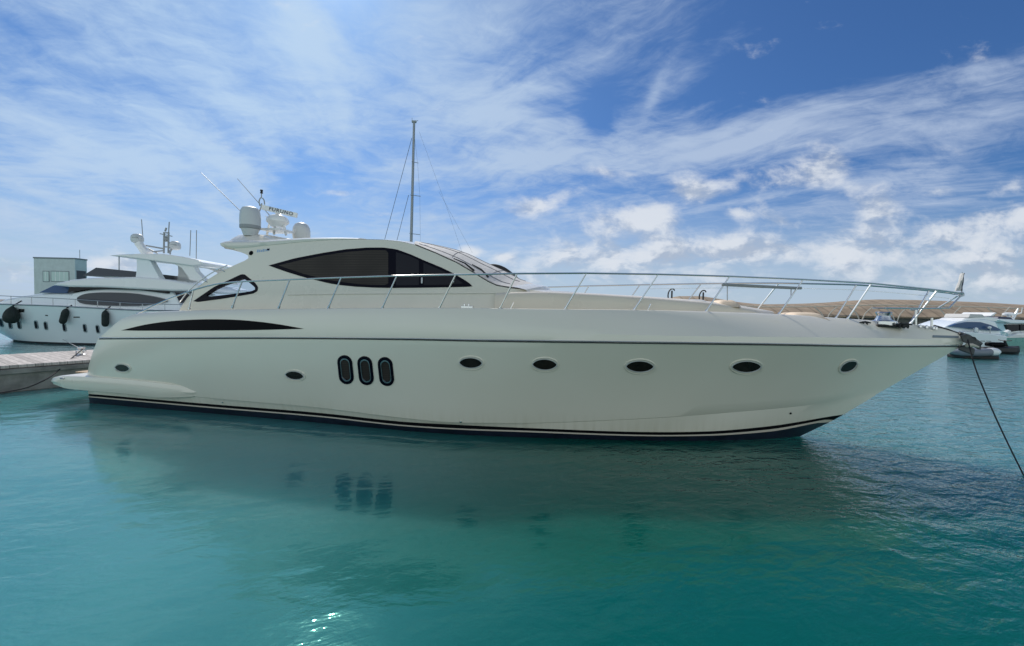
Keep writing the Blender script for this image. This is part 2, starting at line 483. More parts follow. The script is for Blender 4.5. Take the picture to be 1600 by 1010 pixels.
class Frame:
    """local axes of one thing: s along, t towards the camera side, z up"""
    def __init__(f, ox, oy, ang, root=None):
        f.o = np.array([ox, oy]); f.ang = ang
        f.u = np.array([math.cos(ang), math.sin(ang)]); f.v = np.array([math.sin(ang), -math.cos(ang)])
        f.root = root
        c = CP[:2] - f.o
        f.c = np.array([c @ f.u, c @ f.v, CP[2]])
    def ray(f, px, py):
        d = pix_dir(px, py)
        return np.array([d[:2] @ f.u, d[:2] @ f.v, d[2]])
    def on_z(f, px, py, z=0.0):
        d = f.ray(px, py); return f.c + d * (z - f.c[2]) / d[2]
    def on_t(f, px, py, t):
        d = f.ray(px, py); return f.c + d * (t - f.c[1]) / d[1]
    def on_s(f, px, py, s):
        d = f.ray(px, py); return f.c + d * (s - f.c[0]) / d[0]
    def on_T(f, px, py, T):
        d = f.ray(px, py)
        a, b = 0.3, 80.0
        g = lambda k: (f.c[1] + d[1] * k) - T(f.c[0] + d[0] * k, f.c[2] + d[2] * k)
        # march to the first crossing
        ks = np.linspace(1.5, 60, 240); pv = ks[0]
        for k in ks[1:]:
            if g(k) < 0: a, b = pv, k; break
            pv = k
        for _ in range(40):
            m = (a + b) / 2
            if g(m) > 0: a = m
            else: b = m
        return f.c + d * (a + b) / 2
    def on_bvh(f, px, py, bvh):
        d = f.ray(px, py)
        h = bvh.ray_cast(Vector((f.c[0], -f.c[1], f.c[2])), Vector((d[0], -d[1], d[2])))
        if h[0] is None: return None
        n = h[1]
        if n.dot(Vector((d[0], -d[1], d[2]))) > 0: n = -n
        return np.array([h[0].x, -h[0].y, h[0].z]), np.array([n.x, -n.y, n.z])


def rad(fr, p, r_px):
    """real radius of a round thing at p (in the frame's axes) that is r_px wide in the photograph"""
    w = fr.o + fr.u * p[0] + fr.v * p[1]
    return r_px / F_PX * w[1] * math.cos(math.atan2(w[0], w[1]))


def mk(name, verts, faces, material, parent=None, smooth=True, sharp=38, mats=None, fm=None):
    """one mesh object; verts are (s, t, z) of the parent's frame"""
    me = bpy.data.meshes.new(name)
    me.from_pydata([(v[0], -v[1], v[2]) for v in verts], [], [tuple(q) for q in faces])
    for q in (mats or [material]): me.materials.append(q)
    if fm is not None: me.polygons.foreach_set('material_index', fm)
    bm = bmesh.new(); bm.from_mesh(me)
    bmesh.ops.remove_doubles(bm, verts=bm.verts, dist=1e-5)
    bmesh.ops.recalc_face_normals(bm, faces=bm.faces)
    bm.to_mesh(me); bm.free()
    if smooth:
        me.polygons.foreach_set('use_smooth', [True] * len(me.polygons))
        me.set_sharp_from_angle(angle=math.radians(sharp))
    o = bpy.data.objects.new(name, me); COL.objects.link(o)
    if parent is not None: o.parent = parent
    return o


def thing(name, label, cat, loc=(0, 0, 0), rz=0.0, group=None):
    o = bpy.data.objects.new(name, None); COL.objects.link(o)
    o.empty_display_size = .3
    o.location = loc; o.rotation_euler = (0, 0, rz)
    return tag(o, label, cat, group)


def tag(o, label, cat, group=None):
    o['label'] = label; o['category'] = cat
    if group: o['group'] = group
    return o


class MB:
    """collects shapes into one mesh"""
    def __init__(s): s.v = []; s.f = []
    def grid(s, rows, closed_u=False, closed_v=False):
        b = len(s.v); nr = len(rows); nc = len(rows[0])
        for r in rows: s.v += [tuple(q) for q in r]
        for i in range(nr if closed_v else nr - 1):
            for j in range(nc if closed_u else nc - 1):
                i2, j2 = (i + 1) % nr, (j + 1) % nc
                s.f.append((b + i*nc + j, b + i*nc + j2, b + i2*nc + j2, b + i2*nc + j))
        return s
    def poly(s, pts):
        b = len(s.v); s.v += [tuple(q) for q in pts]; s.f.append(tuple(range(b, b + len(pts)))); return s
    def tube(s, pts, r, n=8, closed=False, caps=True):
        P = [np.asarray(q, float) for q in pts]
        rr = r if hasattr(r, '__len__') else [r] * len(P)
        rows = []; ref = None
        for i, p in enumerate(P):
            a = P[i - 1] if (i or closed) else P[i]; c = P[(i + 1) % len(P)] if (i < len(P) - 1 or closed) else P[i]
            t = c - a; t = t / (np.linalg.norm(t) + 1e-12)
            if ref is None:
                ref = np.array([0, 0, 1.0]) if abs(t[2]) < .9 else np.array([0, 1.0, 0])
            x = np.cross(t, ref); x /= np.linalg.norm(x) + 1e-12; y = np.cross(x, t); ref = y
            rows.append([p + rr[i] * (x * math.cos(2*math.pi*k/n) + y * math.sin(2*math.pi*k/n)) for k in range(n)])
        s.grid(rows, True, closed)
        if caps and not closed: s.poly(rows[0][::-1]); s.poly(rows[-1])
        return s
    def box(s, c, d, rz=0.0, bev=0.0):
        cx, cy, cz = c; hx, hy, hz = d[0]/2, d[1]/2, d[2]/2
        ca, sa = math.cos(rz), math.sin(rz)
        P = [(cx + ca*x - sa*y, cy + sa*x + ca*y, cz + z) for x, y, z in
             ((-hx,-hy,-hz),(hx,-hy,-hz),(hx,hy,-hz),(-hx,hy,-hz),(-hx,-hy,hz),(hx,-hy,hz),(hx,hy,hz),(-hx,hy,hz))]
        b = len(s.v); s.v += P
        for q in ((0,3,2,1),(4,5,6,7),(0,1,5,4),(1,2,6,5),(2,3,7,6),(3,0,4,7)): s.f.append(tuple(b + k for k in q))
        return s
    def lathe(s, c, prof, n=24, axis=(0, 0, 1)):
        """prof: list of (radius, height along the axis)"""
        a = np.asarray(axis, float); a /= np.linalg.norm(a)
        h = np.array([1.0, 0, 0]) if abs(a[0]) < .9 else np.array([0, 1.0, 0])
        x = np.cross(a, h); x /= np.linalg.norm(x); y = np.cross(a, x); c = np.asarray(c, float)
        rows = [[c + a*z + r*(x*math.cos(2*math.pi*k/n) + y*math.sin(2*math.pi*k/n)) for k in range(n)] for r, z in prof]
        s.grid(rows, True)
        if prof[0][0] > 1e-4: s.poly(rows[0][::-1])
        if prof[-1][0] > 1e-4: s.poly(rows[-1])
        return s
    def ball(s, c, r, n=14, sq=(1, 1, 1)):
        c = np.asarray(c, float); rows = []
        for i in range(n // 2 + 1):
            a = math.pi * i / (n // 2)
            rows.append([c + np.array([r*sq[0]*math.sin(a)*math.cos(2*math.pi*k/n), r*sq[1]*math.sin(a)*math.sin(2*math.pi*k/n), -r*sq[2]*math.cos(a)]) for k in range(n)])
        return s.grid(rows, True)
    def mirror(s):
        b = len(s.v); nf = len(s.f)
        s.v += [(q[0], -q[1], q[2]) for q in s.v]
        s.f += [tuple(b + k for k in reversed(q)) for q in s.f[:nf]]
        return s
    def build(s, name, material, parent=None, smooth=True, sharp=38, bevel=0.0):
        o = mk(name, s.v, s.f, material, parent, smooth, sharp)
        if bevel:
            m = o.modifiers.new('bevel', 'BEVEL'); m.width = bevel; m.segments = 2; m.limit_method = 'ANGLE'
            m.angle_limit = math.radians(35)
        return o


def inside(pt, poly):
    x, y = pt; c = False; n = len(poly)
    for i in range(n):
        x1, y1 = poly[i]; x2, y2 = poly[i - 1]
        if (y1 > y) != (y2 > y) and x < (x2 - x1) * (y - y1) / (y2 - y1 + 1e-15) + x1: c = not c
    return c


def cdt(outline, hole=None, step=None):
    """triangles filling an outline (with an optional hole) and an even grid inside it"""
    o = [np.asarray(q[:2], float) for q in outline]
    pts = [Vector((float(q[0]), float(q[1]))) for q in o]
    n = len(pts); edges = [(i, (i + 1) % n) for i in range(n)]
    if hole is not None:
        b = len(pts); k = len(hole)
        pts += [Vector((float(q[0]), float(q[1]))) for q in hole]; edges += [(b + i, b + (i + 1) % k) for i in range(k)]
    if step:
        a = np.array(o); lo = a.min(0); hi = a.max(0)
        for gx_ in np.arange(lo[0] + step / 2, hi[0], step):
            for gy_ in np.arange(lo[1] + step / 2, hi[1], step):
                if inside((gx_, gy_), o) and not (hole is not None and inside((gx_, gy_), hole)):
                    if min(np.min(np.linalg.norm(a - (gx_, gy_), axis=1)), 1e9) > step * .35:
                        pts.append(Vector((float(gx_), float(gy_))))
    r = delaunay_2d_cdt(pts, edges, [], 0, 1e-6)
    vs = [np.array(q[:]) for q in r[0]]
    tris = []
    for q in r[2]:
        cc = sum(vs[k] for k in q) / len(q)
        if inside(cc, o) and not (hole is not None and inside(cc, hole)): tris.append(tuple(q))
    return vs, tris


def shell(outline_px, hit, thick, hole=None, step=None, shift=0.0, mb=None):
    """a panel whose outline lies on a surface: hit(px, py) -> (point, normal); it gets a real thickness"""
    vs, tris = cdt(outline_px, hole, step)
    P = [hit(*q) for q in vs]
    A = [p + n * shift for p, n in P]; B = [p + n * (shift - thick) for p, n in P]
    mb = mb or MB(); b = len(mb.v); k = len(A)
    mb.v += [tuple(q) for q in A] + [tuple(q) for q in B]
    cnt = {}
    for q in tris:
        mb.f.append(tuple(b + i for i in q)); mb.f.append(tuple(b + k + i for i in reversed(q)))
        for i, j in ((q[0], q[1]), (q[1], q[2]), (q[2], q[0])):
            key = (min(i, j), max(i, j)); cnt.setdefault(key, []).append((i, j))
    for e in cnt.values():
        if len(e) == 1:
            i, j = e[0]; mb.f.append((b + j, b + i, b + k + i, b + k + j))
    return mb


def ring_loft(outline_px, hit, steps, fill=True, mb=None):
    """concentric loops of an outline, (scale, lift) each, laid on a surface"""
    c = np.mean(outline_px, axis=0); rows = []
    for sc, lift in steps:
        rows.append([(lambda h: h[0] + h[1] * lift)(hit(*(c + (np.asarray(q) - c) * sc))) for q in outline_px])
    mb = mb or MB(); mb.grid(rows, True)
    if fill: mb.poly(rows[-1])
    return mb


# ------------------------------------------------------------------ water
def build_water():
    me = bpy.data.meshes.new('water')
    me.from_pydata([(-4000, -300, 0), (4000, -300, 0), (4000, 9000, 0), (-4000, 9000, 0)], [], [(0, 1, 2, 3)])
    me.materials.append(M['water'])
    o = bpy.data.objects.new('water', me); COL.objects.link(o); o['kind'] = 'structure'
    return o


build_water()

# ================================================================== the large yacht
SLOPE = -.205
G = Frame(0, 0, 0)
_b = G.on_z(1250, 682); _s = G.on_z(140, 630)
bw = np.array([_b[0], -_b[1]]); st = np.array([_s[0], -_s[1]])
YAW = math.atan(SLOPE)
_u = np.array([math.cos(YAW), math.sin(YAW)])
_o = bw + _u * ((st - bw) @ _u)
yacht = thing('motor_yacht', 'large cream sport yacht with dark almond cabin windows, in the foreground', 'yacht', (_o[0], _o[1], 0), YAW)
Y = Frame(_o[0], _o[1], YAW)
LWL = float((bw - _o) @ _u)


def stem_at(px, py): return Y.on_t(px, py, 0.0)


class Line:
    """a feature line of the hull: T(s) half breadth, z(s) height, from stern to stem"""
    def __init__(l, px, tpts, s0, stem_px, stern_px=None):
        e = stem_at(*stem_px); l.s1 = float(e[0]); l.s0 = s0
        base = [(a, b) for a, b in tpts if a < l.s1 - .25]
        base.append((l.s1, 0.0))
        l.fn = curve_fn(base)
        T = lambda s, z: l.fn(s)
        if stern_px: l.s0 = float(Y.on_T(*stern_px, T)[0])
        xs = np.linspace(px[0][0], px[-1][0], 90); ys = pchip([q[0] for q in px], [q[1] for q in px], xs)
        hits = [Y.on_T(a, b, T) for a, b in zip(xs, ys)]
        ss = [h[0] for h in hits] + [l.s1]; zs = [h[2] for h in hits] + [float(e[2])]
        o = np.argsort(ss); l.ss = np.array(ss)[o]; l.zs = np.array(zs)[o]
    def T(l, s): return max(0.0, l.fn(s))
    def z(l, s): return float(np.interp(s, l.ss, l.zs))
    def at(l, q):
        s = l.s0 + (l.s1 - l.s0) * q
        return np.array([s, l.T(s), l.z(s)])


RND = lambda pts, s0: pts            # placeholder for readability
T_RUB = [(-.3, 1.72), (0, 1.90), (.4, 2.04), (1.2, 2.14), (4, 2.24), (8, 2.26), (10, 2.20), (12, 1.95), (13.5, 1.62), (15, 1.16), (16, .80), (17, .40)]
T_DECK = [(.4, 1.86), (.9, 1.98), (1.8, 2.05), (4, 2.12), (8, 2.14), (10, 2.03), (12, 1.62), (13.5, 1.14), (15, .58), (16, .28), (17, .08)]
T_KN = [(-.1, 1.72), (.3, 1.92), (.8, 2.06), (1.5, 2.14), (4, 2.23), (8, 2.25), (10, 2.19), (12, 1.94), (13.5, 1.60), (15, 1.14), (16, .78), (17, .385)]
T_CH = [(-.3, 1.70), (0, 1.86), (.4, 1.92), (3, 1.93), (6, 1.91), (8, 1.90), (9, 1.83), (11, 1.52), (12.8, 1.18), (14.2, .76), (15.3, .41)]
T_BOOT = [(-.1, 1.84), (.3, 1.90), (6, 1.86), (8, 1.86), (9.2, 1.77), (10, 1.66), (12.8, 1.10), (13.6, .89), (14.8, .46), (15.5, .22)]
T_WL = [(-.05, 1.84), (6.04, 1.78), (8.02, 1.78), (9.22, 1.70), (10.0, 1.59), (12.84, 1.03), (13.56, .83), (14.84, .36)]
L_rub = Line([(128, 531), (155, 530), (400, 529), (640, 531), (735, 533), (1000, 536.5), (1200, 539), (1400, 542), (1495, 541.5)], T_RUB, -.10, (1503, 541), (153, 530))
L_kn = Line([(160, 512), (250, 510), (400, 509), (640, 512), (800, 517), (1040, 525), (1200, 526.5), (1400, 529), (1495, 532)], T_KN, .10, (1507, 532), (174, 510))
L_deck = Line([(205, 491), (225, 489), (280, 486.5), (400, 484), (640, 482), (735, 482), (800, 483), (1000, 485), (1100, 487.5), (1200, 491), (1300, 497), (1400, 505), (1470, 513.5), (1500, 523)], T_DECK, .62, (1507, 527), (217, 490))
L_ch = Line([(125, 600), (140, 606), (320, 622), (500, 638), (640, 655), (711, 661), (800, 662), (1000, 655), (1150, 644), (1257, 634), (1330, 622)], T_CH, -.12, (1368, 618))
L_b1 = Line([(138, 615.5), (320, 631), (500, 645.5), (640, 660), (735, 665), (800, 668), (1040, 675.5), (1100, 674.5), (1200, 666.5), (1300, 650.5)], T_BOOT, 0.0, (1318, 648))
L_b2 = Line([(138, 619), (320, 635), (500, 650), (640, 665), (735, 670.5), (800, 672.5), (1040, 680), (1100, 679), (1200, 671.5), (1290, 656)], T_BOOT, 0.0, (1303, 656.5))
L_b3 = Line([(138, 620.8), (320, 637), (500, 652), (640, 667), (735, 672.5), (800, 674.8), (1040, 682), (1100, 681.3), (1200, 675), (1275, 661.5)], T_BOOT, 0.0, (1296, 660))


class WLine(Line):
    def __init__(l):
        l.s0, l.s1 = 0.0, LWL; l.fn = curve_fn(T_WL + [(LWL, 0.0)]); l.ss = np.array([0, LWL]); l.zs = np.array([0.0, 0.0])


L_wl = WLine()
NQ = 110
QS = np.array([0.5 - 0.5 * math.cos(math.pi * i / (NQ - 1)) for i in range(NQ)]) * .6 + np.linspace(0, 1, NQ) * .4


def hull_rows(q):
    rub, kn, dk, ch, b1 = (l.at(q) for l in (L_rub, L_kn, L_deck, L_ch, L_b1))
    rows = [b1, b1 * .5 + ch * .5, ch]
    lip = ch + np.array([0, .012 * min(1, ch[1] * 4), .012]); rows.append(lip)
    # topside between chine and rail, hollowed towards the bow
    flare = .16 * max(0, q - .35) * (1 - q) * 4
    for k in (.16, .32, .48, .64, .8, .92):
        p = lip * (1 - k) + rub * k
        p[1] += (.05 * (1 - q) - flare * .9) * math.sin(math.pi * k) * min(1, rub[1])
        p[1] = max(p[1], 0)
        rows.append(p)
    rows.append(rub)
    rows.append(kn)
    wk = .62 - .26 * q
    ctl = np.array([kn[0] * .62 + dk[0] * .38, kn[1] * wk + dk[1] * (1 - wk) + .02 * min(1, dk[1] * 2), kn[2] * .30 + dk[2] * .70])
    for k in (.2, .4, .6, .8, .93):
        rows.append(kn * (1 - k) ** 2 + ctl * 2 * k * (1 - k) + dk * k * k)
    rows.append(dk)
    e = dk.copy(); e[1] = max(0, e[1] - .035); e[2] += .008; rows.append(e)
    return rows


def build_hull():
    cols = [hull_rows(q) for q in QS]
    mb = MB().grid(cols)
    full = MB(); full.v = list(mb.v); full.f = list(mb.f); full.mirror()
    # transom: closes the two sides at the stern
    st_ = cols[0]
    full.grid([[np.array([p[0] - .12 * (1 - (w)**2) , p[1] * w, p[2]]) for w in np.linspace(1, -1, 9)] for p in st_])
    hull = full.build('hull', M['gel_hull'], yacht, sharp=24)
    bv = BVHTree.FromPolygons([(v[0], -v[1], v[2]) for v in mb.v], [f for f in mb.f])
    # bands under the topsides
    def band(name, a, b, m_, off=0.0):
        rows = []
        for q in QS:
            p, r = a.at(q), b.at(q)
            rows.append([p * (1 - k) + r * k for k in (0, .5, 1)])
        MB().grid(rows).mirror().build(name, m_, yacht)
    band('boot_stripe', L_b2, L_b1, M['black'])
    band('pinstripe', L_b3, L_b2, M['cream'])
    band('waterline_band', L_wl, L_b3, M['navy'])
    kl = []
    for q in QS:
        p = L_wl.at(q); kl.append([p, np.array([p[0] - .3 * q * 0 , p[1] * .55, -.42 * (1 - q ** 6)]), np.array([p[0], 0, -.62 * (1 - q ** 6)])])
    MB().grid(kl).mirror().build('bottom', M['navy'], yacht)
    # rubbing strake: dark moulding with a steel cap
    t1 = MB(); t2 = MB()
    pr = [L_rub.at(q) for q in QS[1:-1]]
    t1.tube([p + np.array([0, .004, 0]) for p in pr], .011, 8); t1.mirror()
    t1.build('rubbing_strake', M['strake'], yacht)
    t2.tube([p + np.array([0, .006, .024]) for p in pr], .009, 8); t2.mirror()
    t2.build('strake_cap', M['steel'], yacht)
    # deck
    rows = []
    for q in QS:
        e = L_deck.at(q); w = max(0, e[1] - .035)
        rows.append([np.array([e[0], w * k, e[2] + .008 + (.05 * (1 - k * k) - .05 * (1 - k) ** .5 if k < 1 else 0)]) for k in (1, .97, .9, .6, .3, 0, -.3, -.6, -.9, -.97, -1)])
    MB().grid(rows).build('deck', M['deck'], yacht)
    return bv


HULL = build_hull()
hh = lambda px, py: Y.on_bvh(px, py, HULL) or (_ for _ in ()).throw(ValueError((px, py)))


def lens(cx, cy, a, b, rot=0.0, n=36, p=1.0):
    """pointed oval"""
    out = []
    for k in range(n):
        w = 2 * math.pi * k / n
        x = a * math.cos(w); y = b * math.sin(w) * (abs(math.sin(w)) ** (p - 1) if p != 1 else 1)
        c, s_ = math.cos(rot), math.sin(rot)
        out.append((cx + x * c - y * s_, cy + x * s_ + y * c))
    return out


def stadium(cx, cy, a, b, slant, n=10):
    out = []
    for k in range(n + 1):
        w = math.pi * k / n
        out.append((a * math.cos(w), -(b - a) - a * math.sin(w)))
    for k in range(n + 1):
        w = math.pi + math.pi * k / n
        out.append((a * math.cos(w), (b - a) - a * math.sin(w)))
    return [(cx + x + slant * y, cy + y) for x, y in out]


def portholes():
    for cx, cy, a, b, rot in ((192, 575.5, 13.5, 8, .10), (461, 587, 17, 9, .10), (736, 567.5, 21, 11.5, .03), (851.5, 570, 22.5, 12, .03),
                              (1000, 573, 25.5, 12.5, .02), (1166.5, 573.5, 27, 12.5, 0), (1325.5, 573, 17, 10.5, -.45)):
        o = lens(cx, cy, a, b, rot)
        fr = ring_loft(o, hh, [(1.0, -.004), (.99, .010), (.93, .016), (.86, .012)], False)
        fo = fr.build('porthole', M['gel'], yacht)
        g = lens(cx - .02 * a, cy - .04 * b, a * .86, b * .70, rot, p=1.3)
        rim = ring_loft(g, hh, [(1.03, .010), (1.02, .018), (.96, .018), (.95, .006)], False).build('rim', M['dome'], fo)
        ring_loft(g, hh, [(.97, .008), (.5, .008)], True).build('glass', M['glass_brown'], fo)
        MBf = ring_loft(o, hh, [(.88, .004), (.3, .004)], True).build('recess', M['gel'], fo)
    for cx, cy in ((540.3, 577.7), (571.5, 579.2), (603.3, 580.6)):
        o = stadium(cx, cy, 11.4, 22.6, .105)
        fr = ring_loft(o, hh, [(1.0, -.004), (1.0, .014), (.94, .020), (.70, .018), (.68, .004)], False).build('hull_window', M['frame_black'], yacht)
        i = stadium(cx + .6, cy, 7.0, 17.4, .115)
        ring_loft(i, hh, [(1.04, .006), (1.03, .024), (.93, .024), (.90, .006)], False).build('rim', M['steel_dull'], fr)
        ring_loft(i, hh, [(.96, .008), (.4, .008)], True).build('glass', M['blind'], fr)


portholes()


def side_vent():
    top = spline([(190, 516.5), (228, 507.5), (275, 501.5), (325, 499.3), (380, 500.8), (430, 506.2), (475, 514)], 24)
    bot = spline([(475, 514), (400, 516), (300, 516.8), (190, 517)], 12)[1:-1]
    shell([tuple(q) for q in top] + [tuple(q) for q in bot], hh, .02, step=14, shift=.008).build('side_vent', M['black'], yacht)
    # small bright moulding on the bow flare
    shell([(1457, 524.3), (1497, 525.2), (1497, 528.6), (1457, 527.8)], hh, .02, step=8, shift=.010).build('bow_vent', M['vent_grey'], yacht)
    # skin fittings
    for px, py in ((348, 634.5), (720, 665), (1235, 652), (816, 684)):
        try: p, n = hh(px, py - 6)
        except ValueError: continue
        MB().lathe(p - n * .01, [(.02, 0), (.02, .022), (.012, .026)], 12, n).build('skin_fitting', M['black'] if px > 1000 else M['steel'], yacht)


side_vent()


# ---- bathing platform with its side sponson
def platform():
    top = [(78, 592), (86, 588.5), (100, 587), (130, 588), (180, 591), (250, 598), (290, 603.5), (320, 611)]
    bot = [(78, 597), (84, 603), (100, 609), (130, 612), (200, 618), (250, 623.5), (295, 622.5), (320, 613)]
    Tc = lambda s: L_ch.T(min(max(s, .4), 5)) + .16
    tail = Y.on_T(78, 595, lambda s, z: 1.9)[0]; end = Y.on_T(320, 612, lambda s, z: 2.05)[0]
    To = lambda s, z=0: (Tc(s) if s > tail + .5 else Tc(tail + .5) - .55 * (1 - math.sqrt(max(0, 1 - ((tail + .5 - s) / .52) ** 2)))) - (.22 * max(0, (s - end + 1.2) / 1.2) ** 2 if s > end - 1.2 else 0)
    xs = np.linspace(78.5, 320, 60)
    def zf(line):
        h = [Y.on_T(a, b, To) for a, b in zip(xs, pchip([q[0] for q in line], [q[1] for q in line], xs))]
        s_ = [q[0] for q in h]; z_ = [q[2] for q in h]; o = np.argsort(s_)
        return lambda s: float(np.interp(s, np.array(s_)[o], np.array(z_)[o]))
    zt, zb = zf(top), zf(bot)
    rows = []
    for s in list(tail + .52 * (1 - np.cos(np.linspace(0, math.pi / 2, 10)))) + list(np.linspace(tail + .6, end, 40)):
        T = To(s); a, b = zt(s), zb(s); h = max(a - b, .01); r = min(.07, h * .3); m = (a + b) / 2
        sec = [(T - .5, a), (T - r, a), (T - r * .3, a - r * .3), (T, a - r), (T + .015, m), (T - .02, b + r), (T - r * .5, b + r * .3), (T - r * 1.4, b)]
        sec = [(max(0.0, p), z) for p, z in sec]
        rows.append([(s, p, z) for p, z in sec] + [(s, -p, z) for p, z in reversed(sec)])
    mb = MB().grid(rows, True); mb.poly(rows[0]); mb.poly(rows[-1][::-1])
    pf = mb.build('bathing_platform', M['gel'], yacht)
    z0 = zt(tail + .5) + .006
    MB().box((tail + .52, 0, z0), (.62, 3.1, .02)).build('teak_top', M['teak'], pf)
    # pull-up cleat recess
    p = Y.on_T(98, 591.5, To)
    MB().box(p + np.array([0, .012, 0]), (.10, .03, .03)).build('cleat', M['steel_dull'], pf, bevel=.008)


platform()

# ---- superstructure
T_SB = curve_fn([(0, 1.66), (2, 1.70), (6, 1.72), (8, 1.70), (9.2, 1.60), (10, 1.40), (10.8, 1.05), (11.4, .55), (12, .1)])
def TSIDE(s, z): return max(.05, T_SB(s) - .20 * max(0, z - 2.3) - .05 * max(0, z - 3.0) ** 2)


def hs(px, py):
    p = Y.on_T(px, py, TSIDE)
    e = .02
    gs = (TSIDE(p[0] + e, p[2]) - TSIDE(p[0] - e, p[2])) / (2 * e); gz_ = (TSIDE(p[0], p[2] + e) - TSIDE(p[0], p[2] - e)) / (2 * e)
    n = np.array([-gs, 1.0, -gz_]); return p, n / np.linalg.norm(n)


PANEL_TOP = [(364, 389), (400, 385), (440, 381), (480, 377.5), (520, 375.2), (560, 374.2), (600, 375), (625, 377.6), (648, 383)]
PANEL_FRONT = [(648, 383), (680, 396), (713, 411), (740, 427), (763, 441), (776, 447), (800, 451), (830, 453.5), (850, 456), (860, 460)]
AFT_HOLE = [(303.5, 470.6), (335, 449), (377.5, 429.2), (382.5, 429.8), (397.5, 442), (402.5, 448.5), (402, 455), (395, 459), (347.5, 467), (310, 472)]
AFT_IN = [(317, 465.3), (341, 449.3), (378.5, 435.8), (382.5, 436.3), (395, 446.2), (400, 451), (397, 454.8), (367.5, 459.2)]
SIDE_WIN = [(420, 415.3), (460, 404.2), (505, 395.5), (540, 390), (574, 387.3), (600, 387.3), (620, 390), (642, 398), (661, 406.5), (690, 418.5), (708, 427.2), (728, 439), (739.5, 447.6),
            (728, 448.6), (692, 449.4), (650, 450), (614, 450.3), (585, 449.8), (555, 448.2), (534, 446.2), (514, 443), (474, 433.2), (446, 424.6)]


